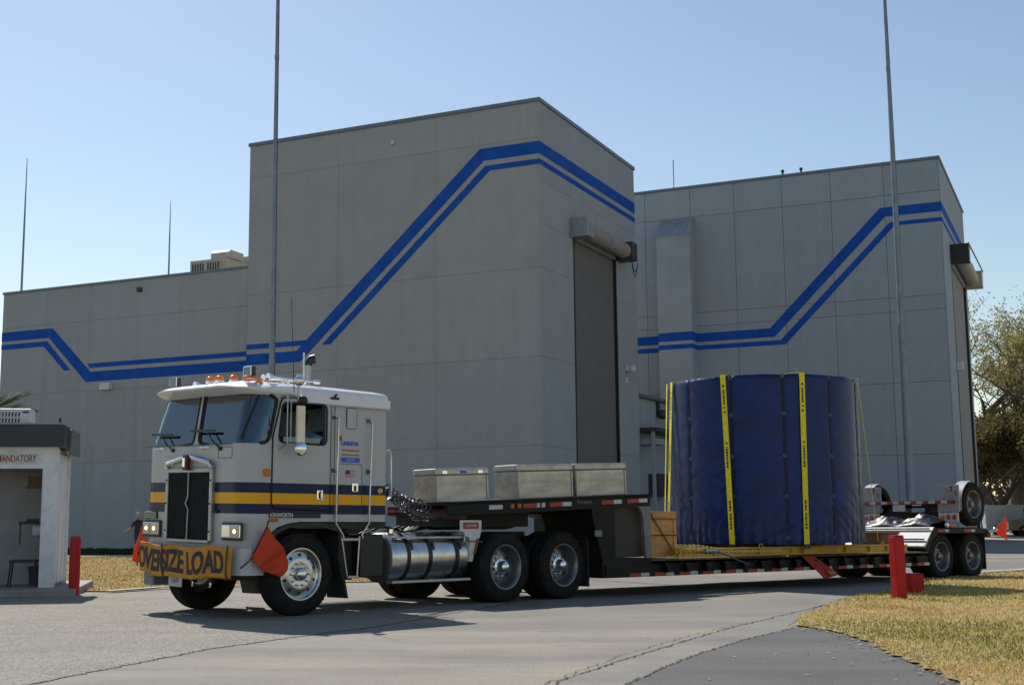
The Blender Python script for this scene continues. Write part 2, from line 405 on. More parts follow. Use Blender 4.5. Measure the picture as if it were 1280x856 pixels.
def grass(name, poly, dens, hgt, wid, mat, seed, ylim=1e9, falloff=None, label=None):
    rs = np.random.RandomState(seed)
    P_ = np.array(poly); x0, y0 = P_.min(0); x1, y1 = P_.max(0); y1 = min(y1, ylim)
    n = int((x1-x0)*(y1-y0)*dens); x = rs.uniform(x0, x1, n); y = rs.uniform(y0, y1, n)
    keep = inside(x, y, poly) & (x/np.maximum(y, 1) < .75) & (x/np.maximum(y, 1) > -.5)
    if falloff is not None: keep &= rs.uniform(0, 1, n) < np.clip((falloff/np.maximum(y, 1))**1.6, 0, 1)
    x, y = x[keep], y[keep]; n = len(x)
    z = gv(x, y) + .018
    grow = np.maximum(1, (y/ (falloff or 12))**.8) if falloff else np.ones(n)
    cl = np.array([noise.noise((a*.9, b*.9, 3.)) for a, b in zip(x, y)])
    h = hgt*rs.uniform(.45, 1.25, n)*(1+.5*cl); wd = wid*rs.uniform(.6, 1.3, n)*grow
    az = rs.uniform(0, 2*np.pi, n); ln = rs.uniform(.1, 1.3, n)*h; la = rs.uniform(0, 2*np.pi, n)
    dx, dy = np.cos(az)*wd/2, np.sin(az)*wd/2
    V = np.zeros((n, 5, 3))
    V[:, 0] = np.stack([x-dx, y-dy, z], 1); V[:, 1] = np.stack([x+dx, y+dy, z], 1)
    mx_, my_ = x+np.cos(la)*ln*.35, y+np.sin(la)*ln*.35
    V[:, 2] = np.stack([mx_+dx*.8, my_+dy*.8, z+h*.6], 1); V[:, 3] = np.stack([mx_-dx*.8, my_-dy*.8, z+h*.6], 1)
    V[:, 4] = np.stack([x+np.cos(la)*ln, y+np.sin(la)*ln, z+h*rs.uniform(.7, 1.05, n)], 1)
    k = np.arange(n)*5
    loops = np.stack([k, k+1, k+2, k+3, k+3, k+2, k+4], 1).ravel()
    me = bpy.data.meshes.new(name); me.vertices.add(n*5); me.vertices.foreach_set('co', V.ravel())
    me.loops.add(len(loops)); me.loops.foreach_set('vertex_index', loops.astype(np.int32))
    me.polygons.add(2*n); st = np.stack([np.arange(n)*7, np.arange(n)*7+4], 1).ravel(); me.polygons.foreach_set('loop_start', st.astype(np.int32))
    me.update(calc_edges=True); me.validate()
    at = me.attributes.new('tint', 'FLOAT', 'POINT')
    big = np.array([noise.noise((a*.28, b*.28, 9.)) for a, b in zip(x, y)])
    t = np.clip(rs.normal(.47, .22, n) + big*.7 + cl*.35, 0, 1); at.data.foreach_set('value', np.repeat(t, 5))
    me.materials.append(mat); o = bpy.data.objects.new(name, me); COL.objects.link(o); tag(o, label, 'grass', kind='stuff'); return o
MG = grass_mat('dry_grass', [(.08,.13,.012),(.19,.21,.025),(.42,.34,.08),(.62,.47,.17),(.76,.60,.29),(.44,.29,.10)])
MGb = grass_mat('brown_grass', [(.25,.20,.06),(.40,.28,.10),(.54,.39,.17),(.64,.50,.27),(.36,.23,.09)])
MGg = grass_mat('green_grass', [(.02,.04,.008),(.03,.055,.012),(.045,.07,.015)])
grass('lawn_grass', RIGHT_LAWN, 1500, .042, .007, MG, 1, 34, 10., 'dry straw coloured grass with green patches round the red posts')
grass('roadside_grass', LEFT_LAWN, 230, .06, .02, MGb, 2, 52, 30., 'dry brown grass between the shed and the truck')
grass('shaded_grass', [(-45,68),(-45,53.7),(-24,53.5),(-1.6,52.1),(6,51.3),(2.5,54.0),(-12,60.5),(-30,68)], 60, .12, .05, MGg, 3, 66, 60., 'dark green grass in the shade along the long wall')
# fallen leaves along the lawn edge
rs = random.Random(5); mb = MB()
for k in range(520):
    i = rs.randrange(len(GR_EDGE)-1); a, b = GR_EDGE[i], GR_EDGE[i+1]; t = rs.random()
    spread = abs(rs.gauss(0, .16)) if k < 380 else abs(rs.gauss(0, 1.2))
    sgn = -1 if rs.random() < .35 else 1
    x = a[0]+(b[0]-a[0])*t + sgn*spread*(.5 if sgn < 0 else 1); y = a[1]+(b[1]-a[1])*t + rs.uniform(-.2,.2)
    s_ = rs.uniform(.014, .035); an = rs.uniform(0, 6.28); z = g(x, y) + (.012 if x < a[0]+(b[0]-a[0])*t else .05)
    ca, sa = math.cos(an)*s_, math.sin(an)*s_; tl = rs.uniform(0, .008)
    mb.quad((x-ca, y-sa, z), (x+sa*.5, y-ca*.5, z+tl), (x+ca, y+sa, z+tl*1.3), (x-sa*.5, y+ca*.5, z+.004))
tag(mb.build('fallen_leaves', M('dead_leaf', (.22,.12,.05), .8, var=.5, scale=9, col2=(.45,.30,.14))), 'small dry brown leaves along the edge of the lawn', 'leaves', kind='stuff')
# ------------------------------------------------------------------ buildings
def wallmat(name, col, **k):
    """painted concrete: slight tone change from panel to panel, faint rain streaks"""
    ma = M(name, col, .82, var=.05, scale=.5, bump=.25, bscale=9, spec=.25, dirt=(tuple(np.array(col)*.80), .35, .35), **k)
    N = ma.node_tree.nodes; L = ma.node_tree.links; bs = N['Principled BSDF']; src = bs.inputs['Base Color'].links[0].from_socket
    tc = N.new('ShaderNodeNewGeometry'); mp = N.new('ShaderNodeMapping'); mp.inputs['Scale'].default_value = (2.2, 2.2, .09); L.new(tc.outputs['Position'], mp.inputs[0])
    nz = N.new('ShaderNodeTexNoise'); nz.inputs['Scale'].default_value = 1.3; nz.inputs['Detail'].default_value = 8; nz.inputs['Roughness'].default_value = .65; L.new(mp.outputs[0], nz.inputs['Vector'])
    r1 = N.new('ShaderNodeMapRange'); r1.inputs[1].default_value = .35; r1.inputs[2].default_value = .7; r1.inputs[3].default_value = 1.02; r1.inputs[4].default_value = .945; L.new(nz.outputs['Fac'], r1.inputs[0])
    oi = N.new('ShaderNodeObjectInfo'); r2 = N.new('ShaderNodeMapRange'); r2.inputs[3].default_value = .975; r2.inputs[4].default_value = 1.025; L.new(oi.outputs['Random'], r2.inputs[0])
    mu = N.new('ShaderNodeMath'); mu.operation = 'MULTIPLY'; L.new(r1.outputs[0], mu.inputs[0]); L.new(r2.outputs[0], mu.inputs[1])
    vm = N.new('ShaderNodeVectorMath'); vm.operation = 'SCALE'; L.new(src, vm.inputs[0]); L.new(mu.outputs[0], vm.inputs['Scale']); L.new(vm.outputs[0], bs.inputs['Base Color'])
    return ma
M_wall = wallmat('painted_grey_wall', (.355,.372,.378))
M_wall2 = wallmat('painted_cool_grey_wall', (.350,.382,.405))
M_joint = M('joint_sealant', (.335,.345,.345), .9, var=.1); M_joint2 = M('dark_joint_sealant', (.24,.235,.22), .9, var=.1)
M_blue = M('blue_stripe_paint', (.010,.088,.40), .75, var=.14, scale=1.2, spec=.12, dirt=((.05,.11,.33), 1.5, .5))
M_cap = M('roof_flashing', (.16,.19,.21), .45, .4, var=.1)
M_galv = M('galvanised_steel', (.36,.38,.40), .45, .7, var=.18, scale=6)
M_galvd = M('weathered_galvanised_pole', (.23,.27,.31), .55, .35, var=.15, scale=1.5)
M_door = M('brown_grey_rolling_door', (.165,.150,.138), .8, var=.08, scale=1)
M_door2 = M('beige_rolling_door', (.30,.27,.24), .8, var=.08, scale=1)
M_black = M('black_paint', (.012,.012,.013), .45, var=.2, scale=5)
M_dark = M('dark_grey_metal', (.045,.045,.048), .5, .2, var=.2, scale=5)
M_white = M('white_paint', (.62,.62,.60), .5, var=.06, scale=4, dirt=((.35,.33,.3), 3., .4))
M_beige = M('beige_sheet_metal', (.42,.39,.31), .55, .1, var=.08, scale=3)
M_roof = M('roof_membrane', (.35,.35,.34), .9, var=.1)
_pm = {}
def panels(parent, axis, at, us, zs, mat, out, th=.05, gap=.008, skip=None, ztop=None):
    """one object for each wall panel; axis 'x' = panels in a plane of constant y, axis 'y' = constant x"""
    for i in range(len(us)-1):
        for j in range(len(zs)-1):
            if skip and skip(us[i], us[i+1], zs[j], zs[j+1]): continue
            wd, ht = us[i+1]-us[i]-gap, zs[j+1]-zs[j]-gap
            key = (round(wd, 3), round(ht, 3), axis, out, mat.name)
            if key not in _pm:
                mb = MB()
                if axis == 'x': mb.box(-wd/2, wd/2, 0, -th*out if out > 0 else th, -ht/2, ht/2, .006)
                else: mb.box(0, th, -wd/2, wd/2, -ht/2, ht/2, .006)
                _pm[key] = mb.data('panel', mat)
            uc, zc = (us[i]+us[i+1])/2, (zs[j]+zs[j+1])/2
            inst(_pm[key], 'panel', parent, loc=(uc, at, zc) if axis == 'x' else (at, uc, zc))
def stripes(parent, polys, axis, at, th=.012, label=None):
    for p in polys:
        mb = MB()
        mb.prism(p, at, at-th, 'xz') if axis == 'x' else mb.prism(p, at, at+th, 'yz')
        mb.build('painted_stripe', M_blue, parent)
Z0 = -.75
# --- low wing at the left
low = empty('warehouse_wing', BM); tag(low, 'low long grey wing with a blue zigzag stripe at the far left', 'building')
MB().box(-8.08, 12.5, .05, 12, Z0, 13.12).build('wall', M_joint, low)
panels(low, 'x', .05, [-8.08,-5.0,-1.94,1.2,3.87,7.93,12.4], [Z0,3.98,7.64,11.27,13.12], M_wall, 1)
mb = MB(); mb.box(-8.12, 12.5, -.05, .25, 13.12, 13.24); mb.box(-8.12, -7.85, .25, 12, 13.12, 13.24); mb.build('roof_flashing', M_cap, low)
MB().box(-7.85, 12.5, .25, 12, 13.10, 13.16).build('roof', M_roof, low)
stripes(low, [[(-8.08,11.06),(-4.49,11.06),(-1.81,8.62),(7.93,8.62),(9.25,8.62),(9.25,8.11),(-2.1,8.11),(-4.72,10.57),(-8.08,10.57)],
    [(-8.08,10.4),(-4.85,10.4),(-3.17,8.78),(-3.6,8.78),(-5.05,10.13),(-8.08,10.13)],
    [(-2.04,9.05),(9.25,9.05),(9.25,8.82),(-1.85,8.82)]], 'x', -.003)
MB().box(1.15, 1.42, -.14, -.003, 12.5, 12.72, .02).build('vent', M_dark, low)
mb = MB(); mb.box(-.95, -.3, -.28, -.003, 7.62, 7.98, .04); mb.build('wall_light', M_white, low)
# --- tall hangar in the middle
tall = empty('tall_hangar', BM); tag(tall, 'tall grey central hangar with a rising double blue stripe and dark rolling door', 'building')
mb = MB(); mb.box(9.28, 23.7, -1.75, 10.3, Z0, 18.5); mb.box(23.7, 24.10, -1.75, 1.87, Z0, 18.5); mb.box(23.7, 24.10, 7.34, 10.3, Z0, 18.5); mb.box(23.7, 24.10, 1.87, 7.34, 13.3, 18.5)
mb.build('wall', M_joint, tall)
panels(tall, 'x', -1.75, [9.28,14.22,19.22,24.10], [Z0,3.98,7.64,11.38,16.95,18.5], M_wall, 1)
panels(tall, 'y', 24.10, [-1.80,1.87,7.34,10.3], [Z0,3.95,7.64,11.4,13.3,15.1,18.5], M_wall, 1, skip=lambda a, b, c, d: a > 1 and b < 8 and d < 13.4)
mb = MB(); mb.box(9.22, 24.21, -1.86, -1.55, 18.5, 18.66); mb.box(23.9, 24.21, -1.55, 10.36, 18.5, 18.66); mb.box(9.22, 9.5, -1.55, 10.36, 18.5, 18.66); mb.box(9.5, 23.9, 10.1, 10.36, 18.5, 18.66); mb.build('roof_flashing', M_cap, tall)
MB().box(9.5, 23.9, -1.55, 10.1, 18.45, 18.55).build('roof', M_roof, tall)
stripes(tall, [[(24.15,16.77),(21.37,16.77),(12.05,8.61),(9.28,8.61),(9.28,8.11),(12.27,8.11),(21.55,16.23),(24.15,16.23)],
    [(24.15,16.0),(21.62,16.0),(13.4,8.8),(13.86,8.8),(21.83,15.77),(24.15,15.77)],
    [(9.28,9.07),(12.58,9.07),(12.31,8.84),(9.28,8.84)]], 'x', -1.803)
stripes(tall, [[(-1.812,16.77),(10.3,16.77),(10.3,16.23),(-1.812,16.23)], [(-1.812,16.0),(10.3,16.0),(10.3,15.77),(-1.812,15.77)]], 'y', 24.153)
mb = MB(); 
for k in range(56): mb.box(23.98, 24.03 + 0, 1.95, 7.26, Z0 + k*.25, Z0 + k*.25 + .246)
mb.build('rolling_door', M_door, tall)
for a_, b_ in ((1.83,1.97),(7.25,7.36)): MB().box(23.98, 24.17, a_, b_, Z0, 13.3).build('door_jamb', M_black, tall)
def roller(parent, x, y0, y1, z0, z1, dep, m1, m2, m3):
    zc = (z0+z1)/2
    a = MB().box(x, x+dep, y0-.7, y0, z0, z1, .02).build('roller_housing', m1, parent)
    MB().tube([(x+dep, y0-.35, zc+.2), (x+dep+.05, y0-.35, zc+.2)], .03, 8).build('bolt', M_white, a)
    MB().box(x, x+dep, y1, y1+.75, z0, z1, .02).build('roller_housing', m3, parent)
    b = MB().lathe([(.0,y0),(.37,y0),(.37,(y0+y1)/2-.04),(.39,(y0+y1)/2-.04),(.39,(y0+y1)/2+.04),(.37,(y0+y1)/2+.04),(.37,y1),(0,y1)], (x+.42, 0, zc), 'y', 28).build('roller_drum', m2, parent, smooth=True)
    MB().box(x, x+.10, y0, y1, z1-.06, z1+.02).build('roller_hood', m1, parent)
roller(tall, 24.155, 2.2, 7.35, 13.28, 14.15, .85, M_galv, M_door2, M_dark)
mb = MB()
for r_ in (.55, .8): mb.tube([(24.9, 7.5+.12*k, 13.3 - r_*math.sin(math.pi*k/8)) for k in range(9)], .018, 5)
mb.build('cable_loop', M_black, tall)
mb = MB(); mb.box(24.155, 24.3, 8.35, 8.75, 8.0, 8.3, .03); mb.sphere((24.45, 8.55, 8.12), .2, 12, 8); mb.box(24.155, 24.25, 8.3, 8.42, 7.4, 7.7); mb.build('dome_lamp', M_white, tall, True)
MB().box(17.0, 17.16, -1.93, -1.81, 17.55, 17.7, .02).build('small_vent', M_white, tall)
# --- annex between the two hangars
ann = empty('annex_building', BM); tag(ann, 'low annex with a canopy and corrugated upper wall between the two hangars', 'building')
mb = MB(); mb.box(10, 23.9, 10.32, 17.42, Z0, 6.95); mb.build('wall', M_wall2, ann)
for k in range(9): MB().box(23.9, 23.94, 10.4+k*.79, 10.4+k*.79+.75, 5.42, 6.9, .01).build('panel', M_wall2, ann)
MB().box(10, 24.15, 10.32, 17.42, 6.95, 7.1).build('roof_flashing', M_cap, ann)
MB().box(23.9, 25.0, 10.36, 17.4, 5.18, 5.38, .02).build('canopy', M_dark, ann)
MB().box(24.7, 24.85, 10.45, 10.6, Z0, 5.18).build('post', M_wall2, ann)
MB().box(23.9, 24.9, 10.6, 12.0, 4.55, 4.85, .02).build('ledge', M_wall2, ann)
mb = MB(); mb.box(23.94, 24.1, 13.6, 13.8, 6.2, 6.9); mb.sphere((24.25, 13.7, 6.25), .26, 12, 8); mb.build('flood_lamp', M_dark, ann, True)
b_ = MB().box(23.9, 24.5, 12.2, 14.2, 2.0, 3.15, .04).build('wall_cabinet', M_dark, ann)
# --- right hangar
rh = empty('right_hangar', BM); tag(rh, 'wide grey panelled hangar on the right with a duct and an open roller housing', 'building')
mb = MB(); mb.box(14, 37.8, 17.55, 30.9, Z0, 19.15); mb.box(37.8, 38.20, 17.55, 21.25, Z0, 19.15); mb.box(37.8, 38.20, 29.7, 30.9, Z0, 19.15); mb.box(37.8, 38.20, 21.25, 29.7, 14.3, 19.15); mb.build('wall', M_joint2, rh)
panels(rh, 'x', 17.55, [14,17,19.65,22.3,24.96,27.45,30.1,32.7,35.45,38.20], [Z0,3.97,7.64,11.32,12.07,17.5,19.15], M_wall2, 1, gap=.022)
panels(rh, 'y', 38.20, [17.5,21.25,29.7,30.9], [Z0,3.97,7.64,11.32,14.3,17.5,19.15], M_wall2, 1, skip=lambda a, b, c, d: a > 21 and b < 30 and d < 14.4)
mb = MB(); mb.box(14, 38.31, 17.44, 17.75, 19.15, 19.29); mb.box(38.0, 38.31, 17.75, 30.95, 19.15, 19.29); mb.build('roof_flashing', M_cap, rh)
MB().box(14, 38.0, 17.75, 30.9, 19.1, 19.2).build('roof', M_roof, rh)
stripes(rh, [[(38.25,16.87),(35.22,16.87),(29.2,10.93),(14,10.93),(14,10.45),(29.42,10.45),(35.45,16.38),(38.25,16.38)],
    [(38.25,16.06),(35.68,16.06),(29.75,10.26),(14,10.26),(14,10.01),(30.0,10.01),(35.9,15.85),(38.25,15.85)]], 'x', 17.497)
stripes(rh, [[(17.488,16.87),(30.9,16.87),(30.9,16.38),(17.488,16.38)], [(17.488,16.06),(30.9,16.06),(30.9,15.85),(17.488,15.85)]], 'y', 38.253)
MB().box(38.08, 38.13, 21.4, 29.6, Z0, 14.3).build('rolling_door', M_door2, rh)
for a_, b_ in ((21.22,21.6),(29.55,29.72)): MB().box(38.0, 38.27, a_, b_, Z0, 14.3).build('door_jamb', M_black, rh)
roller(rh, 38.255, 21.75, 29.75, 14.3, 15.3, .95, M_black, M_beige, M_beige)
mb = MB(); mb.bar((39.2, 21.1, 15.3), (39.25, 30.2, 15.3), .05, .08); mb.build('brace_bar', M_black, rh)
mb = MB(); mb.box(38.255, 38.6, 21.0, 21.3, 8.5, 8.95, .03); mb.build('flood_lamp', M_white, rh)
# duct with sloping hood
d0, d1 = 23.25, 25.15
mb = MB(); mb.prism([(16.5,Z0),(17.49,Z0),(17.49,17.4),(16.5,16.3)], d0, d1, 'yz'); dct = mb.build('duct', M_wall2, rh)
MB().prism([(16.47,16.3),(17.47,17.42),(17.47,17.45),(16.47,16.33)], d0-.03, d1+.03, 'yz').build('hood', M_galv, dct)
for za, zb in ((10.93,10.45),(10.26,10.01)):
    mb = MB(); mb.box(d0, d1, 16.488, 16.499, zb, za); mb.box(d1+.001, d1+.012, 16.488, 17.48, zb, za); mb.box(d0-.012, d0-.001, 16.488, 17.48, zb, za); mb.build('painted_stripe', M_blue, dct)
mb = MB(); mb.tube([(23.75,18.5,19.2),(23.75,18.5,21.2)], .03, 6); tag(mb.build('roof_antenna', M_galvd, None, loc=None), 'thin vertical rod on the roof edge of the right hangar', 'antenna').matrix_world = BM
for k, (x, lb) in enumerate(((30.1, 'short vent stub on the right hangar roof, left one of two'), (31.1, 'short vent stub on the right hangar roof, right one of two'))):
    mb = MB(); mb.tube([(x,18.0,19.2),(x,18.0,19.62)], .05, 8); mb.tube([(x,18.0,19.55),(x,18.0,19.68)], .09, 8); tag(mb.build('vent_stub', M_black), lb, 'vent', 'vent stubs on the right hangar roof').matrix_world = BM
# --- poles on the low roof, rooftop unit
for x, y, zt, r_, lb in ((-7.45,.6,20.75,.062,'tall thin pole on the left end of the low roof'), (2.57,.6,17.2,.045,'thin pole on the low roof beside the rooftop cooling unit')):
    mb = MB(); mb.tube([(x,y,13.16),(x,y,(13.16+zt)/2),(x,y,zt)], [r_, r_*.8, r_*.3], 8); mb.box(x-.15,x+.15,y-.15,y+.15,13.16,13.2)
    tag(mb.build('roof_pole', M_galvd, None, True), lb, 'pole', 'thin poles on the low roof').matrix_world = BM
ac = empty('rooftop_unit', BM); tag(ac, 'beige rooftop cooling unit with louvres on the low roof', 'cooling unit')
MB().box(1.95, 4.3, 3.0, 6.4, 13.16, 14.55, .02).build('body', M_beige, ac)
hd = MB().prism([(3.0,14.55),(4.3,14.55),(4.3,14.95),(3.2,14.98),(3.0,14.85)], 3.3, 4.4, 'yz').build('hood', M_beige, ac)
MB().box(3.3, 4.42, 4.65, 5.6, 14.55, 14.9, .05).build('hood', M_beige, ac)
MB().box(4.3, 5.2, 5.2, 6.2, 13.16, 13.9, .03).build('side_duct', M_beige, ac)
lv = MB().box(2.05, 3.95, 2.96, 2.999, 13.5, 14.42).build('louvre_frame', M_beige, ac)
for k in range(11):
    if k == 5: continue
    MB().box(2.12+k*.165, 2.12+k*.165+.085, 2.945, 2.958, 13.55, 14.36).build('louvre_slot', M_black, lv)
# --- lightning masts
def mast(x, y, zt, r0, r1, label):
    z0 = -.5
    mt = empty('lightning_mast', BM @ Matrix.Translation((x, y, z0))); tag(mt, label, 'mast', 'tall lightning masts in front of the hangars')
    H_ = zt-z0
    MB().tube([(0,0,H_*t) for t in (0,.2,.4,.6,.8,1)], [r0+(r1-r0)*t for t in (0,.2,.4,.6,.8,1)], 16).build('pole', M_galvd, mt, True)
    mb = MB(); mb.box(-.4,.4,-.4,.4,0,.06,.01)
    for k in range(4): mb.tube([(.28*(1 if k % 2 else -1), .28*(1 if k//2 else -1), .0),(.28*(1 if k % 2 else -1), .28*(1 if k//2 else -1), .16)], .03, 6)
    mb.build('base_plate', M_galvd, mt)
    mb = MB(); mb.tube([(r0*.9,0,.2),(r1*1.6,0,H_*.98)], .015, 4); mb.build('ground_cable', M_dark, mt)
    for t in (.33, .66): MB().tube([(0,0,H_*t-.1),(0,0,H_*t+.1)], r0+(r1-r0)*t+.02, 16).build('joint_collar', M_galvd, mt)
mast(14.46, -7, 31, .155, .04, 'tall tapering grey mast rising behind the truck cab, front of the tall hangar')
mast(36.75, 11.5, 34, .20, .03, 'tall tapering grey mast rising from behind the trailer rear, front of the right hangar')
# ------------------------------------------------------------------ shed at the left edge
SH = zrot(-8.12990, 22.07465, 0, 13)      # local x along its front to the right, y to the back; origin at the foot of the right front post
M_shed = M('shed_white_paint', (.76,.76,.76), .6, var=.05, scale=3, dirt=((.38,.36,.32), 4., .5))
M_fascia = M('charcoal_fascia', (.035,.040,.046), .55, var=.12, scale=3)
M_shin = M('shed_interior_grey', (.34,.34,.34), .8, var=.1, scale=2)
M_slab = M('slab_concrete', (.30,.285,.25), .9, var=.15, scale=4, bump=.4, bscale=40, dirt=((.2,.18,.15), 2., .4))
shed = empty('guard_shed', SH); tag(shed, 'small white open-front shed with dark roof fascia and a red lettered sign', 'shed')
MB().box(-3.2, .52, -.58, 2.4, -.12, .075, .02).build('floor_slab', M_slab, shed)
mb = MB(); mb.box(-.14, .083, -.015, .10, .075, 2.14, .008); mb.box(.03, .085, .10, .22, .075, 2.5, .006); mb.build('post', M_shed, shed)
mb = MB(); mb.box(-.165, -.13, .0, .10, .075, 2.14); mb.build('door_jamb', M_shed, shed)
MB().box(-3.1, .085, -.02, .10, 2.14, 2.52, .006).build('front_lintel', M_shed, shed)
for k in range(4): MB().box(.03, .078 if k % 2 else .070, .23+k*.30, .23+k*.30+.285, .13, 2.42, .006).build('siding_board', M_shed, shed)
mb = MB(); mb.box(.0, .03, .1, 1.45, .075, 2.5); mb.box(-3.1, .0, 1.42, 1.48, .075, 2.5); mb.box(-3.15,-3.1,0,1.45,.075,2.5); mb.build('inner_wall', M_shin, shed)
MB().box(-3.1, .06, .1, 1.42, 2.42, 2.5).build('ceiling', M_shin, shed)
MB().box(.02, .13, 1.42, 1.5, .075, 2.45).build('corner_post', M_shed, shed)
rf = MB().box(-3.3, .205, -.25, 1.72, 2.52, 2.90, .012).build('roof_fascia', M_fascia, shed)
MB().box(-3.25, .18, -.22, 1.70, 2.90, 2.93).build('roof', M_roof, rf)
MB().box(.207, .26, .45, 1.72, 2.40, 2.86, .01).build('gutter_box', M('grey_gutter', (.16,.165,.17), .5, .3), shed)
mb = MB(); mb.tube([(.1,-.05,2.9),(.1,-.05,3.03)], .022, 6); mb.build('roof_pin', M_black, shed)
sg = MB().box(-2.2, -.24, -.032, -.021, 2.215, 2.40).build('sign_board', M_white, shed)
M_redtxt = M('dark_red_letters', (.28,.012,.018), .5)
lettering('MANDATORY', .168, (-.275, -.034, 2.308), (1,0,0), (0,0,1), M_redtxt, sg, 'lettering', 'RIGHT', .62, .001, offset=.002)
# things in the shed
sh = empty('wall_shelf', SH @ Matrix.Translation((-.26, .75, 1.86))); tag(sh, 'small brown wooden box shelf high in the shed corner', 'shelf')
M_wood = M('brown_wood', (.16,.09,.045), .7, var=.3, scale=6, stretch=(1,8,8), bump=.2)
MB().box(-.24, .06, -.12, .1, -.02, .16, .008).build('box', M_wood, sh)
MB().box(-.27, .08, -.15, .12, -.05, -.02, .005).build('shelf_board', M_wood, sh)
tr_ = empty('paper_roll_holder', SH @ Matrix.Translation((-.28, .7, 1.17))); tag(tr_, 'white paper roll hanging from a black wall holder inside the shed', 'paper roll')
MB().tube([(-.10,-.02,-.12),(.12,-.02,-.12)], .11, 18).build('roll', M('paper_white', (.55,.56,.62), .8, var=.03), tr_, True)
mb = MB(); mb.box(-.34,.2,-.1,.1,.0,.05,.01); mb.tube([(-.32,0,0),(-.32,0,-.36)], .012, 6); mb.box(-.2,.0,-.12,-.02,.05,.10,.01); mb.build('holder', M_black, tr_)
ch = empty('folding_stool', SH @ Matrix.Translation((-.45, .6, .075))); tag(ch, 'dark stool with a grey bucket standing on the shed floor', 'stool')
mb = MB(); mb.box(-.28,.18,-.16,.16,.42,.47,.015); mb.build('seat', M_dark, ch)
for sx in (-1,1):
    for sy in (-1,1): MB().tube([(sx*.2-.05, sy*.12, .42),(sx*.24-.05, sy*.14, 0)], .014, 6).build('leg', M_black, ch)
bk = empty('bucket', SH @ Matrix.Translation((-.30, .85, .075))); tag(bk, 'dark blue bucket on the shed floor beside the stool', 'bucket')
MB().lathe([(0,0),(.13,0),(.16,.32),(.17,.32),(.17,.34),(.15,.34),(.12,.02),(0,.02)], (0,0,0), 'z', 20).build('pail', M('bucket_blue', (.03,.035,.10), .5), bk, True)
MB().tube([(.17*math.cos(a), .02, .33-.16*math.sin(a)) for a in [math.pi*k/8 for k in range(9)]], .006, 5).build('handle', M_dark, bk)
# window air conditioner on the shed roof
wa = empty('window_air_conditioner', SH @ Matrix.Translation((-.47, .55, 2.93))); tag(wa, 'white slotted air conditioner box on the shed roof', 'air conditioner')
M_acw = M('off_white_plastic', (.52,.52,.50), .5, var=.05, scale=5, dirt=((.35,.33,.28), 5, .4))
cs = MB().box(-1.2, 0, 0, .5, .0, .31, .03).build('casing', M_acw, wa)
for r_, n_, z_ in ((0, 12, .16), (1, 11, .05)):
    for k in range(n_): MB().prism([(-.21-k*.055-.02+.012, z_+.085), (-.21-k*.055+.006+.012, z_+.085), (-.21-k*.055+.006, z_), (-.21-k*.055-.02, z_)], -.004, .003, 'xz').build('vent_slot', M_black, cs)
mb = MB(); mb.lathe([(0,-.006),(.05,-.006),(.05,.002)], (0,0,0), 'y', 24); mb.map(lambda v: Vector((v.x*1.25-.095, v.y, v.z*.45+.245))); mb.build('oval_badge', M('badge_blue', (.03,.05,.25), .4), cs)
# palm behind the shed
M_frond = M('palm_frond', (.05,.085,.02), .5, var=.35, scale=4, col2=(.16,.17,.06))
pt = SH @ Vector((-1.98, 2.6, 0)); pz = g(pt.x, pt.y)
palm = empty('palm_tree', Matrix.Translation((pt.x, pt.y, pz))); tag(palm, 'short palm with stiff narrow fronds behind the shed', 'palm tree')
MB().tube([(0,0,0),(.05,0,1.2),(0,.05,2.4),(0,0,2.9-pz)], [.2,.16,.15,.18], 12).build('trunk', M('palm_bark', (.12,.09,.06), .9, var=.3, scale=8, bump=.8, bscale=14), palm, True)
rs = random.Random(11)
for k in range(20):
    az = k*2*math.pi/20 + rs.uniform(-.15,.15); el = rs.uniform(.0, .75) if k % 3 else rs.uniform(.8, 1.2); L_ = rs.uniform(1.2, 1.5)
    spine = []
    for i in range(13):
        t = i/12; e = el - t*t*.9; spine.append(Vector((math.cos(az)*L_*t*math.cos(el*.6), math.sin(az)*L_*t*math.cos(el*.6), 2.95-pz + L_*t*math.sin(el) - .55*t*t)))
    mb = MB(); mb.tube(spine, [.022-.018*i/12 for i in range(13)], 5)
    for i in range(2, 13):
        for sgn in (-1, 1):
            for q_ in (0, .5):
                p = spine[i] if q_ == 0 else (spine[i]+spine[i-1])/2
                d = (spine[i]-spine[i-1]).normalized(); sd_ = d.cross(Vector((0,0,1))).normalized()*sgn
                ll = .55*math.sin(math.pi*min(1, (i-q_)/12*.85+.12)); tip = p + (d*.75 + sd_*.65 + Vector((0,0,rs.uniform(-.1,.25)))).normalized()*ll
                wv = d*.012 + Vector((0,0,.012)); mb._add([p-wv, p+wv, (p+tip)/2+wv*1.1, tip, (p+tip)/2-wv*1.1], [(0,1,2,3,4)])
    mb.build('frond', M_frond, palm)
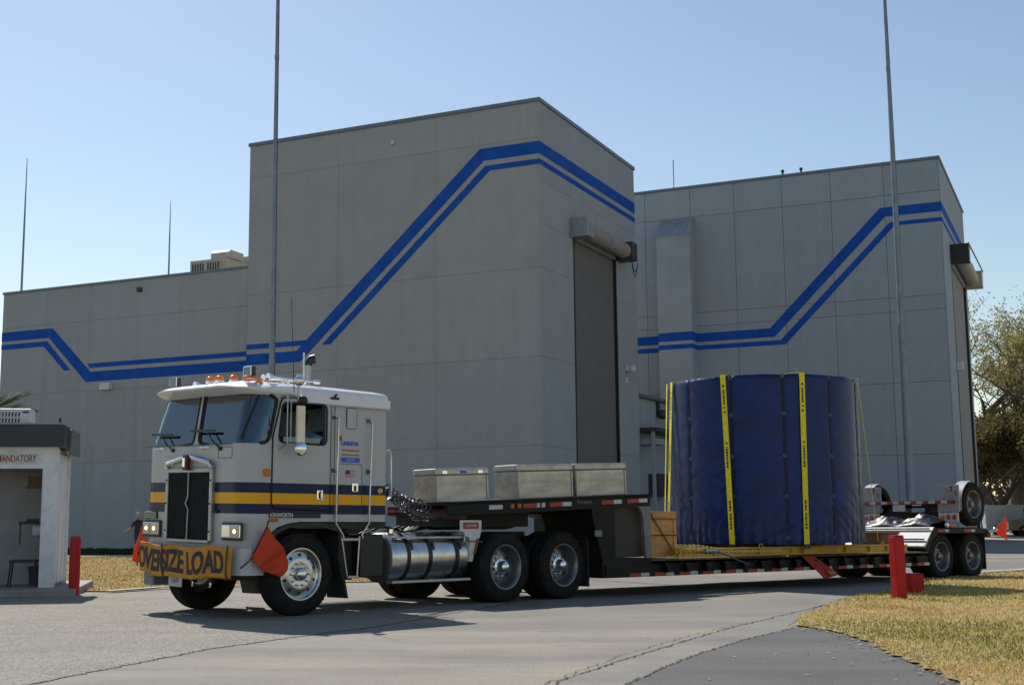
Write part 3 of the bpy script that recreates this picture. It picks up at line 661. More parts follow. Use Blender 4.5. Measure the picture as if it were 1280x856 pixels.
# ------------------------------------------------------------------ red posts
M_red = M('red_post_paint', (.46,.006,.008), .42, var=.12, scale=6, bump=.08, bscale=12, spec=.3, dirt=((.14,.03,.025), 5, .65))
def bollard(x, y, h, r_, label, group=None, lean=0.):
    o = empty('bollard', Matrix.Translation((x, y, g(x, y)-.05)) @ Matrix.Rotation(lean, 4, 'Y')); tag(o, label, 'bollard', group)
    MB().lathe([(0,0),(r_,0),(r_,h+.03),(r_*.97,h+.045)], (0,0,0), 'z', 28).build('post', M_red, o, True)
    MB().lathe([(r_*.97,h+.045),(r_*.7,h+.06),(0,h+.062)], (0,0,0), 'z', 28).build('cap', M_red, o, True)
    return o
bollard(-7.58, 21.79, 1.0, .092, 'red round post beside the shed slab')
rp_ = empty('square_post', Matrix.Translation((5.78, 19.05, g(5.78, 19.05)-.05)) @ Matrix.Rotation(math.radians(18), 4, 'Z') @ Matrix.Rotation(math.radians(-.6), 4, 'Y')); tag(rp_, 'tall red square post standing in the lawn edge', 'post')
MB().box(-.085, .085, -.085, .085, 0, 1.0, .02).build('post', M_red, rp_)
MB().box(-.08, .08, -.08, .08, 1.0, 1.012, .004).build('cap', M_red, rp_)
rb_ = empty('valve_box', Matrix.Translation((6.55, 20.75, g(6.55, 20.75)-.05)) @ Matrix.Rotation(math.radians(10), 4, 'Z')); tag(rb_, 'low red block beside the tall red post on the grass', 'post')
MB().box(-.115, .115, -.115, .115, 0, .375, .015).build('body', M_red, rb_)
MB().box(-.105, .105, -.105, .105, .375, .385, .004).build('lid', M_red, rb_)
# ------------------------------------------------------------------ tractor
TM = ground_frame(-3.5992, 17.0185, 43.409)      # x rearward from the front axle, y to the far side, z up; near side is y < 0
M_chrome = M('chrome', (.80,.80,.80), .12, 1.0, var=.05, scale=4)
M_alu = M('polished_aluminium', (.62,.62,.60), .26, 1.0, var=.12, scale=6, bump=.02, bscale=4)
M_alud = M('dull_aluminium', (.42,.42,.41), .42, .9, var=.15, scale=5)
M_rubber = M('tyre_rubber', (.014,.0135,.013), .85, var=.25, scale=7, bump=.25, bscale=30, spec=.25, dirt=((.07,.06,.05), 5, .35))
M_rubber2 = M('mudflap_rubber', (.020,.020,.020), .7, var=.2, scale=3, dirt=((.07,.065,.06), 3, .4))
M_frame = M('chassis_black', (.018,.018,.018), .6, .1, var=.3, scale=5, dirt=((.05,.045,.04), 4, .5))
M_rimg = M('wheel_grey', (.20,.205,.21), .35, .8, var=.15, scale=8, dirt=((.12,.11,.10), 8, .4))
M_amber = translucent(M('amber_lens', (.85,.20,.01), .25, var=.15, scale=20, coat=.2), (1,.42,.03), .35)
M_redl = M('red_lens', (.50,.03,.02), .25, var=.1, scale=20, coat=.4)
M_glass = bpy.data.materials.new('windscreen_glass'); M_glass.use_nodes = True
_N = M_glass.node_tree.nodes; _L = M_glass.node_tree.links; _N.remove(_N['Principled BSDF'])
_t = _N.new('ShaderNodeBsdfTransparent'); _t.inputs[0].default_value = (.42,.62,.66,1)
_g = _N.new('ShaderNodeBsdfGlossy'); _g.inputs['Roughness'].default_value = .02; _g.inputs[0].default_value = (.85,.95,1,1)
_f = _N.new('ShaderNodeFresnel'); _f.inputs[0].default_value = 2.1
_m = _N.new('ShaderNodeMixShader'); _L.new(_f.outputs[0], _m.inputs[0]); _L.new(_t.outputs[0], _m.inputs[1]); _L.new(_g.outputs[0], _m.inputs[2]); _L.new(_m.outputs[0], _N['Material Output'].inputs[0])
# cab paint: silver with navy / yellow / navy bands that run round the cab at fixed heights
def cab_paint():
    ma = bpy.data.materials.new('silver_cab_paint_with_bands'); ma.use_nodes = True; nt = ma.node_tree; N = nt.nodes; L = nt.links
    b = N['Principled BSDF']; b.inputs['Roughness'].default_value = .30; b.inputs['Specular IOR Level'].default_value = .22; b.inputs['Coat Weight'].default_value = .04; b.inputs['Coat Roughness'].default_value = .07
    tc = N.new('ShaderNodeTexCoord'); sx = N.new('ShaderNodeSeparateXYZ'); L.new(tc.outputs['Object'], sx.inputs[0])
    # undo the slight lean of the cab so that the bands follow the body
    m1 = N.new('ShaderNodeMath'); m1.operation = 'ADD'; m1.inputs[1].default_value = 1.2; L.new(sx.outputs['Y'], m1.inputs[0])
    m2 = N.new('ShaderNodeMath'); m2.operation = 'MULTIPLY'; m2.inputs[1].default_value = -.027; L.new(m1.outputs[0], m2.inputs[0])
    m3 = N.new('ShaderNodeMath'); m3.operation = 'ADD'; L.new(sx.outputs['Z'], m3.inputs[0]); L.new(m2.outputs[0], m3.inputs[1])
    mr = N.new('ShaderNodeMapRange'); mr.inputs[1].default_value = 1.0; mr.inputs[2].default_value = 2.0; L.new(m3.outputs[0], mr.inputs[0])
    rp = N.new('ShaderNodeValToRGB'); rp.color_ramp.interpolation = 'CONSTANT'
    silver, navy, yel = (.50,.49,.465,1), (.002,.009,.062,1), (.90,.42,.006,1)
    rp.color_ramp.elements[0].color = silver; rp.color_ramp.elements[0].position = 0
    rp.color_ramp.elements[1].color = navy; rp.color_ramp.elements[1].position = .285
    for p_, c_ in ((.408, yel), (.543, navy), (.672, silver)):
        e = rp.color_ramp.elements.new(p_); e.color = c_
    L.new(mr.outputs[0], rp.inputs[0])
    nz = N.new('ShaderNodeTexNoise'); nz.inputs['Scale'].default_value = 3; nz.inputs['Detail'].default_value = 9; nz.inputs['Roughness'].default_value = .7; L.new(tc.outputs['Object'], nz.inputs['Vector'])
    r2 = N.new('ShaderNodeMapRange'); r2.inputs[1].default_value = .5; r2.inputs[2].default_value = .8; r2.inputs[4].default_value = .07; L.new(nz.outputs['Fac'], r2.inputs[0])
    mx = N.new('ShaderNodeMix'); mx.data_type = 'RGBA'; L.new(r2.outputs[0], mx.inputs[0]); L.new(rp.outputs[0], mx.inputs[6]); mx.inputs[7].default_value = (.20,.185,.165,1)
    L.new(mx.outputs[2], b.inputs['Base Color']); return ma
M_cab = cab_paint()
M_cabw = M('white_cab_roof', (.78,.78,.79), .32, var=.04, scale=3, coat=.3, dirt=((.4,.38,.35), 3, .3))
M_cabin = M('cab_interior', (.09,.10,.10), .9, var=.2)
M_gasket = M('rubber_gasket', (.012,.012,.012), .6)
M_seat = M('seat_fabric', (.05,.05,.055), .9)
truck = empty('tractor_unit', TM); tag(truck, 'white and silver cab-over tractor with navy and yellow bands, headlights lit', 'truck')
LEAN = .027
def rrect(u0, u1, hw, rf, rr, n=7):
    """plan outline: front at u0 with corner radius rf, rear u1 with radius rr"""
    pts = []
    for (cx, cy, r_, a0) in ((u0+rf, -hw+rf, rf, 180), (u1-rr, -hw+rr, rr, 270), (u1-rr, hw-rr, rr, 0), (u0+rf, hw-rf, rf, 90)):
        for k in range(n+1):
            a = math.radians(a0 + 90*k/n); pts.append((cx+r_*math.cos(a), cy+r_*math.sin(a)))
    return pts
def loft(sections, cap_top=True, cap_bot=True):
    mb = MB(); n = len(sections[0][1]); vs = []; fs = []
    for (z, pts) in sections:
        for p in pts: vs.append((p[0], p[1], z(p[0], p[1]) if callable(z) else z))
    for i in range(len(sections)-1):
        for j in range(n):
            j2 = (j+1) % n; fs.append((i*n+j, i*n+j2, (i+1)*n+j2, (i+1)*n+j))
    if cap_bot: fs.append(tuple(reversed(range(n))))
    if cap_top: fs.append(tuple((len(sections)-1)*n+j for j in range(n)))
    mb._add(vs, fs); return mb
CABS = [(.86,-.895,1.2,.25), (1.2,-.90,1.2,.25), (1.7,-.90,1.2,.25), (2.10,-.90,1.2,.26), (2.18,-.885,1.2,.27), (2.5,-.805,1.197,.31), (2.74,-.74,1.19,.34), (2.85,-.71,1.18,.34)]
def cab_u0(h):
    for a, b in zip(CABS[:-1], CABS[1:]):
        if h <= b[0]: t = (h-a[0])/(b[0]-a[0]); return a[1]+(b[1]-a[1])*t
    return CABS[-1][1]
def shell(d, zlo=None, zhi=None, u1=1.43):
    secs = []
    for (h, u0, hw, rf) in CABS:
        hh = h
        if zlo is not None: hh = max(hh, zlo)
        if zhi is not None: hh = min(hh, zhi)
        secs.append((hh, rrect(u0+d, u1-d, hw-d, max(.05, rf-d*.6), .06)))
    return loft(secs)
outer = shell(0.).build('cab_body', M_cab, truck)
inner = shell(.05, 1.30, 2.80).build('tmp', M_cabin)
outer.data.materials.append(M_cabin)
boolean(outer, inner)
# wheel arch
arch = [(-.62,.7),(-.60,.90),(-.52,1.03),(-.40,1.115),(-.24,1.165),(-.05,1.19),(1.5,1.19),(1.5,.5),(-.62,.5)]
c_ = MB().prism(arch, -1.5, 1.5, 'xz').build('tmp', M_cabin); boolean(outer, c_)
def rpoly(pts, r_=.06, n=5):
    """polygon with rounded corners"""
    out = []; m_ = len(pts)
    rl = r_ if isinstance(r_, (list, tuple)) else [r_]*m_
    for i in range(m_):
        p0, p, p1 = Vector(pts[i-1]), Vector(pts[i]), Vector(pts[(i+1) % m_]); r1 = rl[i]
        a = (p0-p).normalized()*r1; b = (p1-p).normalized()*r1
        for k in range(n+1):
            t = k/n; out.append(tuple((p+a)*(1-t)**2 + p*2*t*(1-t) + (p+b)*t*t))
    return out
# side windows (both sides) and windscreen panes
SIDEW = rpoly([(-.41,2.20),(.345,2.195),(.345,2.715),(-.355,2.70)], .075)
def cab_sec(h):
    for a, b in zip(CABS[:-1], CABS[1:]):
        if h <= b[0]:
            t = max(0, (h-a[0])/(b[0]-a[0])); return [a[k]+(b[k]-a[k])*t for k in (1, 2, 3)]
    return list(CABS[-1][1:])
def on_cab(s, h, off=0.):
    """s: distance along the cab outline from the centre of the front (+ towards the near side), off: outward"""
    u0, hw, rf = cab_sec(h); sg_ = 1 if s >= 0 else -1; s = abs(s); a = hw-rf; q = rf*math.pi/2
    if s <= a: x, y, nx, ny = u0, s, -1, 0
    elif s <= a+q:
        t = (s-a)/rf; x = u0+rf-rf*math.cos(t); y = a+rf*math.sin(t); nx, ny = -math.cos(t), math.sin(t)
    else: x, y, nx, ny = u0+rf+(s-a-q), hw, 0, 1
    return Vector((x+nx*off, -sg_*(y+ny*off), h))
WS_FAR = rpoly([(.0,2.165),(-1.20,2.155),(-1.15,2.81),(-.115,2.84)], [.10,.03,.03,.06])
WS_NEAR = rpoly([(.11,2.165),(1.42,2.165),(1.36,2.74),(1.27,2.79),(-.03,2.84)], [.10,.12,.045,.02,.05])
def on_skin(poly, off, thick=0., step=.05):
    """flat polygon in (s, h) cut into strips and laid on the cab skin"""
    b = bmesh.new(); f = b.faces.new([b.verts.new((p[0], p[1], 0)) for p in poly])
    lo = min(p[0] for p in poly); hi = max(p[0] for p in poly)
    for k in range(1, int((hi-lo)/step)): bmesh.ops.bisect_plane(b, geom=b.verts[:]+b.edges[:]+b.faces[:], plane_co=(lo+k*step,0,0), plane_no=(1,0,0))
    for hz in (2.25, 2.5, 2.74): bmesh.ops.bisect_plane(b, geom=b.verts[:]+b.edges[:]+b.faces[:], plane_co=(0,hz,0), plane_no=(0,1,0))
    bmesh.ops.remove_doubles(b, verts=b.verts, dist=1e-4)
    if thick:
        r = bmesh.ops.extrude_face_region(b, geom=b.faces[:]); 
        for v in [g_ for g_ in r['geom'] if isinstance(g_, bmesh.types.BMVert)]: v.co.z = 1
    b.verts.index_update(); mb = MB()
    mb._add([on_cab(v.co.x, v.co.y, off + (thick if v.co.z > .5 else 0)) for v in b.verts], [[v.index for v in f.verts] for f in b.faces]); b.free(); return mb
for poly, x0, x1, pl in ((SIDEW, -1.4, -1.0, 'xz'), (SIDEW, 1.0, 1.4, 'xz')):
    c_ = MB().prism(poly, x0, x1, pl).build('tmp', M_cabin); boolean(outer, c_)
for poly in (WS_FAR, WS_NEAR):
    c_ = on_skin(poly, -.16, .26).build('tmp', M_cabin, truck); boolean(outer, c_)
def grow(poly, d):
    cx = sum(p[0] for p in poly)/len(poly); cy = sum(p[1] for p in poly)/len(poly); out = []
    for i, p in enumerate(poly):
        a = Vector(poly[i-1]); b = Vector(poly[(i+1) % len(poly)]); t = (b-a)
        if t.length < 1e-6: out.append(p); continue
        n_ = Vector((t.y, -t.x)).normalized()
        if n_.dot(Vector((p[0]-cx, p[1]-cy))) < 0: n_ = -n_
        out.append((p[0]+n_.x*d, p[1]+n_.y*d))
    return out
for poly in (WS_FAR, WS_NEAR):
    gl = on_skin(grow(poly, -.002), -.018, .005).build('windscreen', M_glass, truck)
    MB().tube([on_cab(p[0], p[1], .002) for p in poly if True], .016, 8, closed=True).build('gasket', M_gasket, gl, True)
    MB().tube([on_cab(p[0], p[1], -.012) for p in grow(poly, -.014)], .014, 6, closed=True).build('inner_gasket', M_gasket, gl, True)
    top_ = [p for p in poly if p[1] > 2.70]; lo_, hi_ = min(p[0] for p in top_)+.03, max(p[0] for p in top_)-.03
    on_skin([(lo_,2.70+.0),(hi_,2.69),(hi_-.03,2.755),(lo_+.02,2.80)], -.030, .004).build('sun_shade', M('shade_strip', (.01,.012,.015), .5), gl)
# divider of the wrapped corner pane and the dark shade strip along the top of the glass
MB().tube([on_cab(1.02, 2.215, -.012), on_cab(1.06, 2.5, -.012), on_cab(1.10, 2.78, -.012)], .016, 6).build('windscreen_pillar', M_gasket, truck, True)
# roof cap: white, crowned, with a thick visor lip over the glass
def crown(u, y): return .105*(1-(y/1.2)**2) - .02 + .03*max(0, min(1, (u+.3)/-.5))*0
def capsec(h, u0, hw, rf, u1): return (lambda x, y, h=h: h + crown(x, y)*min(1, max(0, (h-2.80)/.15)), rrect(u0, u1, hw, rf, .08, 8))
secs = [capsec(2.80,-.66,1.19,.36,1.44), capsec(2.83,-.84,1.21,.45,1.455), capsec(2.862,-.965,1.215,.55,1.46), capsec(2.880,-.970,1.215,.55,1.46), capsec(2.905,-.88,1.212,.52,1.458), capsec(2.930,-.74,1.205,.50,1.45), capsec(2.950,-.60,1.18,.46,1.42), capsec(2.960,-.40,1.08,.4,1.32), capsec(2.964,-.1,.7,.3,1.0)]
LEANSAVE = LEAN
rc = loft(secs); 
rc.build('roof_cap', M_cabw, truck, True)
# silver side drip rail where cap meets the body
for a_, b_ in ((-1.228,-1.20),(1.20,1.228)): MB().box(-.12, 1.45, a_, b_, 2.715, 2.738, .005).build('drip_rail', M_cab, truck)
# cab rear roof side: white upper band
mb = MB(); mb.box(-.1, 1.452, -1.222, -1.20, 2.738, 2.85); mb.build('roof_side_band', M_cabw, truck)
# --- near door
dr_ = MB()
dpoly = rpoly([(-.49,1.36),(.42,1.34),(.42,2.77),(-.36,2.765),(-.49,2.25)], [.09,.09,.07,.07,.05])
hole = SIDEW
dr_.prism(dpoly, -1.213, -1.199, 'xz'); door = dr_.build('door', M_cab, truck)
c_ = MB().prism(grow(SIDEW, .002), -1.5, -1.0, 'xz').build('tmp', M_cab); boolean(door, c_)
def outline(poly, y, wd, th=.004):
    mb = MB(); n = len(poly)
    for i in range(n):
        a, b = poly[i], poly[(i+1) % n]
        if math.hypot(a[0]-b[0], a[1]-b[1]) < 1e-4: continue
        mb.bar((a[0], y, a[1]), (b[0], y, b[1]), wd, th*2, up=(0,1,0)) if False else mb.tube([(a[0],y,a[1]),(b[0],y,b[1])], wd/2, 5)
    return mb
outline(grow(dpoly, .008), -1.203, .022).build('door_seal', M_gasket, door)
outline(grow(SIDEW, .006), -1.220, .026).build('window_seal', M_gasket, door)
mb = MB(); mb.box(-.40,.34,-1.165,-1.155,2.20,2.27); mb.build('lowered_window_glass', M_glass, door)
hnd = MB().box(.205,.30,-1.224,-1.214,1.47,1.60,.012).build('handle', M_chrome, door)
MB().box(.235,.262,-1.232,-1.224,1.49,1.57,.004).build('handle_recess', M_black, hnd)
MB().tube([(.262,-1.225,1.58),(.262,-1.25,1.565),(.262,-1.25,1.50),(.262,-1.225,1.485)], .009, 8).build('pull', M_chrome, hnd, True)
mb = MB(); mb.box(-.16,.28,-1.212,-1.203,1.235,1.285,.004); mb.build('vent_slot', M_black, truck)
mb = MB(); mb.box(-.53,-.17,-1.212,-1.203,1.237,1.298,.003); bd_ = mb.build('name_plate', M_black, truck)
lettering('KENWORTH', .072, (-.52,-1.213,1.268 - .0), (1,0,0), (0,0,1), M('badge_silver', (.6,.58,.5), .4, .6), bd_, 'lettering', 'LEFT', .86, .002, offset=.001)
MB().box(-.53,-.40,-1.226,-1.203,1.188,1.226,.008).build('side_marker_light', M_redl, truck)
a_ = MB().box(-.63,-.54,-1.235,-1.14,1.755,1.845,.02).build('corner_marker_light', M_amber, truck)
a_ = MB().box(-.63,-.54,1.14,1.235,1.62,1.70,.02).build('corner_marker_light', M_amber, truck)
# door-side creases: sleeper panels, locker doors and hinges
def panel_line(poly, y=-1.2015, wd=.009): return outline(poly, y, wd)
pl_ = panel_line(rpoly([(.565,1.31),(.975,1.30),(.975,1.95),(.565,1.955)], .02)); 
q_ = panel_line([(.50,1.22),(.50,2.77),(.501,2.77),(.501,1.22)]); pl_._add(q_.v, q_.f)
pl_.build('locker_seam', M('seam_grey', (.08,.08,.08), .7), truck)
MB().prism(rpoly([(.70,2.43),(.80,2.43),(.865,2.43),(.865,2.70),(.70,2.70)], .03), -1.209, -1.203, 'xz').build('sleeper_vent', M_cab, truck)
outline(rpoly([(.70,2.43),(.865,2.43),(.865,2.70),(.70,2.70)], .03), -1.204, .012).build('vent_seal', M_gasket, truck)
for hx, hz in ((.43,2.56),(.43,1.86),(1.03,2.55),(1.03,1.86)):
    h_ = MB().box(hx,hx+.09,-1.212,-1.202,hz-.045,hz+.045,.004).build('hinge', M_cab, truck)
    for k in range(2): MB().box(hx+.01+.035*k,hx+.035+.035*k,-1.218,-1.212,hz-.03,hz+.03,.003).build('hinge_leaf', M_dark, h_)
lt = MB().box(.80,.90,-1.214,-1.202,1.585,1.71,.014).build('locker_latch', M_chrome, truck)
MB().box(.83,.87,-1.219,-1.214,1.60,1.67,.004).build('latch_recess', M_black, lt)
e_ = MB(); e_.lathe([(0,-1.212),(.036,-1.212),(.045,-1.206),(.045,-1.202)], (1.30,0,1.605), 'y', 24).build('round_emblem', M('brass_badge', (.5,.36,.12), .35, .8), truck, True)
# decals on the sleeper side
MBl = M('decal_blue', (.02,.10,.55), .4); MRd = M('decal_red', (.5,.04,.03), .5)
lettering('LANDSTAR', .068, (.615,-1.204,2.225), (1,0,0), (0,0,1), MBl, truck, 'lettering', 'LEFT', .86, .001, offset=.004)
def print_marks(y, lines, mat, seed):
    rs = random.Random(seed); mb = MB()
    for (x0, x1, z, hh) in lines:
        x = x0
        while x < x1:
            w_ = rs.uniform(.010, .030); mb.box(x, min(x+w_, x1), y-.0015, y, z-hh/2, z+hh/2); x += w_+rs.uniform(.005, .012)
    return mb
o = print_marks(-1.2015, [(.63,.93,2.135,.022),(.63,.92,2.075,.020)], MRd, 3).build('small_red_print', MRd, truck); o['kind'] = 'stuff'
bx_ = MB().box(.61,.93,-1.205,-1.2025,1.975,2.04).build('blue_sticker', MBl, truck)
lettering('USDOT', .05, (.70,-1.207,2.007), (1,0,0), (0,0,1), M_white, bx_, 'lettering', 'LEFT', .9, .0005)
e_ = MB(); e_.lathe([(0,-1.205),(.04,-1.205),(.04,-1.202)], (.585,0,2.29), 'y', 16).build('red_sticker', MRd, truck)
fl = MB(); 
for k in range(7): fl.slot(0 if k % 2 == 0 else 1).box(.69,.85,-1.2050,-1.2025,1.785+k*.0123,1.785+(k+1)*.0123)
fl.slot(2).box(.69,.765,-1.2066,-1.2050,1.822,1.871)
fl.build('flag_sticker', [MRd, M_white, M('flag_navy', (.02,.03,.16), .5)], truck)
# --- grille
gr = MB().prism(rpoly([(-.53,.93),(.53,.93),(.545,1.86),(.50,1.90),(0,2.0),(-.50,1.90),(-.545,1.86)], [.02,.02,.03,.05,.1,.05,.03]), -.922, -.895, 'yz').build('grille_surround', M_cab, truck)
def rim_path(pts, r_, nm, mt, par): MB().tube(pts, r_, 8).build(nm, mt, par, True)
mb = MB(); mb.tube([(-.95,.555,1.86),(-.96,.50,1.92),(-.965,.0,2.01),(-.96,-.50,1.92),(-.95,-.555,1.86)], .035, 8); mb.build('grille_crown', M_chrome, gr, True)
mb = MB(); mb.box(-.955,-.895,.49,.55,.93,1.86,.01); mb.box(-.955,-.895,-.55,-.49,.93,1.86,.01); mb.box(-.955,-.895,-.49,.49,.90,.94,.01); mb.box(-.955,-.895,-.49,.49,1.80,1.85,.01); mb.build('grille_frame', M_alud, gr)
MB().box(-.932,-.92,-.49,.49,.94,1.80).build('grille_screen', M('bug_screen', (.008,.008,.009), .95), gr)
for k in range(26):
    yy = -.475+k*.038
    MB().box(-.94,-.9325,yy-.004,yy+.004,.94,1.80).build('grille_bar', M('grille_bar_dark', (.014,.014,.014), .6, .2), gr)
mb = MB(); mb.tube([(-.95,.0,.94),(-.95,-.01,1.22),(-.95,-.015,1.33),(-.955,.045,1.40),(-.95,.0,1.48),(-.95,-.005,1.80)], .013, 6); mb.build('screen_zip_strip', M_alud, gr, True)
for yy in (.52,-.52):
    for zz in (1.05,1.4,1.7): MB().tube([(-.955,yy,zz),(-.965,yy,zz)], .012, 8).build('fastener', M_black, gr)
eb = MB().box(-1.025,-.955,-.05,.05,1.83,2.03,.015).build('grille_emblem', M('emblem_red', (.10,.02,.015), .35, .3), gr)
MB().box(-1.037,-1.025,-.025,.025,1.87,1.99,.004).build('emblem_bar', M_chrome, eb)
# --- headlamps, vents, hatches on the front
M_lampin = M('lamp_reflector', (.75,.75,.72), .18, .9); M_lit = M('lit_bulb', (1.0,.80,.50), .3, emit=7.)
M_lens = M('lamp_lens', (.30,.30,.29), .12, .6, coat=.8)
for sgn in (-1, 1):
    hl = MB(); y0, y1 = (.72, 1.10) if sgn > 0 else (-1.17, -.79)
    hl.box(-.935,-.895,y0-.03,y1+.03,.95,1.175,.02); h_ = hl.build('headlamp_bezel', M_dark, truck)
    MB().box(-.945,-.925,y0-.01,y1+.01,.985,1.145,.01).build('headlamp_trim', M_chrome, h_)
    for k in range(2):
        ya = y0+.005+k*(y1-y0)/2; yb = ya+(y1-y0)/2-.02; lit = (k == 1) if sgn < 0 else True
        lit = (sgn < 0 and k == 0) or (sgn > 0)
        MB().box(-.955,-.945,ya,yb,.995,1.135,.004).build('headlamp_lens', M_lampin if not lit else M_lens, h_)
        if lit:
            mb = MB(); mb.sphere((-.955,(ya+yb)/2,1.065), .024, 12, 8, (.5,1,1)); mb.build('bulb', M_lit, h_)
gv_ = MB().box(-.92,-.9,.80,1.12,1.19,1.29,.004).build('front_vent', M_black, truck)
for k in range(4): MB().box(-.927,-.92,.81,1.11,1.20+k*.023,1.21+k*.023).build('vent_slat', M_alud, gv_)
MB().tube([(-.91,-.62,1.30),(-.925,-.62,1.30)], .022, 10).build('front_plug', M_black, truck)
outline(rpoly([(-.60,1.98),(-.91,1.98),(-.91,2.12),(-.60,2.12)], .01), 0, .006).map(lambda v: Vector((-.904+v.y, v.x, v.z))).build('hatch_seam', M('seam_grey', (.08,.08,.08), .7), truck)
for yy in (.78, .02-.32):
    MB().tube([(-.905,yy+.09,2.12),(-.94,yy+.08,2.12),(-.94,yy-.08,2.12),(-.905,yy-.09,2.12)], .012, 8).build('grab_handle', M_chrome, truck, True)
mb = MB(); mb.box(-.908,-.9,-.91,1.18,2.155,2.163); mb.build('body_seam', M('seam_grey', (.08,.08,.08), .7), truck)
# wipers
def wiper(base, tip, blade_c, blen):
    wp = MB().tube([base, ((base[0]+tip[0])/2-.03, (base[1]+tip[1])/2, (base[2]+tip[2])/2), tip], [.014,.010,.008], 6).build('wiper', M_black, truck)
    MB().bar((blade_c[0], blade_c[1]-blen/2, blade_c[2]), (blade_c[0], blade_c[1]+blen/2, blade_c[2]+.015), .012, .03).build('wiper_blade', M_black, wp)
    MB().sphere(base, .028, 10, 6).build('wiper_pivot', M_black, wp)
wiper((-.915,.46,2.10), (-.905,.75,2.30), (-.9,.76,2.31), .52)
wiper((-.915,-.66,2.10), (-.905,-.34,2.33), (-.9,-.22,2.335), .58)
# --- bumper
mb = MB(); bp_ = []
for (h0, h1) in ((.53,.86),):
    pts = [(-.62,-1.24),(-.80,-1.235),(-.91,-1.18),(-.955,-1.05),(-.985,-.5),(-.99,0),(-.985,.5),(-.955,1.05),(-.91,1.18),(-.80,1.235),(-.62,1.24)]
    inn = [(x+.06, y*.95) for x, y in pts][::-1]
    mb.prism(pts+inn, h0, h1, 'xy')
mb.build('bumper', M('bumper_white', (.50,.51,.53), .35, var=.05, coat=.3), truck)
MB().box(-.9,-.5,-.45,.45,.60,.80).build('front_crossmember', M_frame, truck)
mb = MB(); mb.box(-.85,-.55,.95,1.2,.30,.53,.03); mb.build('air_dam', M('dam_grey', (.2,.2,.2), .6), truck)
for yy in (-.22,-.62):
    mb = MB(); mb.lathe([(.02,-.01),(.036,0),(.036,.014),(.02,.02)], (0,0,0), 'y', 14, True); mb.map(lambda v, yy=yy: Vector((-.985+v.y*1.0, yy+v.x*.6, .40+v.z*1.3))); mb.build('tow_eye', M_chrome, truck, True)
for yy in (-.22,-.62): MB().box(-.97,-.93,yy-.03,yy+.03,.40,.55).build('tow_bracket', M_frame, truck)
# licence plate below the banner
pp = MB().box(-1.012,-1.004,-.02,.30,.335,.505,.004).build('licence_plate', M('plate_white', (.5,.5,.48), .5), truck)
for body_, sz, zz in (('12643', .085, .41),):
    lettering(body_, sz, (-1.0135,.14,zz), (0,-1,0), (0,0,1), M_black, pp, 'lettering', 'CENTER', .85, .0005)
MB().box(-1.02,-.95,.12,.16,.48,.60).build('plate_bracket', M_frame, truck)
# --- roof: marker lamps, square spot lamps, horns, aerials
for yy in (.10,-.12,-.45,-.74,-1.02):
    mb = MB(); mb.sphere((0,0,0), 1, 14, 8, (.062,.05,.036)); mb.map(lambda v, yy=yy: v+Vector((-.60,yy,3.0+crown(0,yy)-.02 - (.05 if yy < -.9 else 0)))); a_ = mb.build('roof_marker_lamp', M_amber, truck, True)
    MB().box(-.65,-.55,yy-.045,yy+.045,2.93+crown(0,yy)-.01,2.965+crown(0,yy)-.01 - (.03 if yy < -.9 else 0),.01).build('lamp_base', M_chrome, a_)
for yy, uu in ((.93,-.62),(-.90,-.66)):
    zz = 3.005 if yy > 0 else 3.04
    sp_ = MB().box(uu-.035,uu+.035,yy-.085,yy+.085,zz,zz+.125,.012).build('square_spot_lamp', M_dark, truck)
    MB().tube([(uu-.04,yy-.08,zz+.005),(uu-.04,yy+.08,zz+.005),(uu-.04,yy+.08,zz+.12),(uu-.04,yy-.08,zz+.12)], .008, 6, closed=True).build('lamp_trim', M_chrome, sp_)
    MB().box(uu-.042,uu-.035,yy-.072,yy+.072,zz+.013,zz+.112,.004).build('lamp_face', M('spot_face', (.16,.18,.20), .25, .5), sp_)
    MB().box(uu-.06,uu+.06,yy-.12,yy+.02,zz-.04,zz-.008,.012).build('lamp_base', M_amber, sp_)
for yy, u0_, l_ in ((-1.0,-.45,.75),(-.82,-.4,.6),(.8,-.4,.7)):
    hn = MB().lathe([(0,0),(.052,0),(.045,.03),(.022,.12),(.014,.3),(.014,l_),(.03,l_+.01),(.03,l_+.08),(0,l_+.09)], (0,0,0), 'x', 16).map(lambda v, yy=yy, u0_=u0_: v+Vector((u0_,yy,3.04))).build('air_horn', M_chrome, truck, True)
    MB().box(u0_+.3,u0_+.33,yy-.02,yy+.02,2.96,3.03).build('horn_bracket', M_chrome, hn)
# rest of the truck: mirrors, stack, aerials
mr_ = empty('mirror_assembly', None, truck)
mb = MB()
yb_ = -1.40
mb.tube([(-.40,-1.21,2.96-.2),(-.42,yb_,2.80),(-.42,yb_,2.16),(-.40,-1.21,2.10)], .008, 8)
mb.tube([(-.34,-1.21,2.80),(-.35,yb_+.02,2.72),(-.35,yb_+.02,2.20),(-.34,-1.21,2.14)], .007, 8)
mb.tube([(-.42,yb_,2.80),(-.26,yb_,2.78)], .011, 8); mb.tube([(-.42,yb_,2.17),(-.26,yb_,2.17)], .011, 8)
mb.tube([(-.26,yb_-.0,2.92),(-.25,yb_,2.72)], .014, 8)
mb.build('mirror_bracket', M_alud, mr_, True)
MB().box(-.27,-.15,yb_-.02,yb_+.03,2.19,2.665,.012).build('mirror_housing', M('mirror_cream', (.85,.76,.55), .4, .1), mr_)
mb = MB(); mb.sphere((-.20,yb_,2.115), .098, 18, 12, (1,.45,1)); mb.build('round_mirror', M_chrome, mr_, True)
mb = MB(); mb.sphere((-.19,yb_,2.735), .062, 14, 10, (1.2,1,1)); mb.build('mirror_motor', M_black, mr_, True)
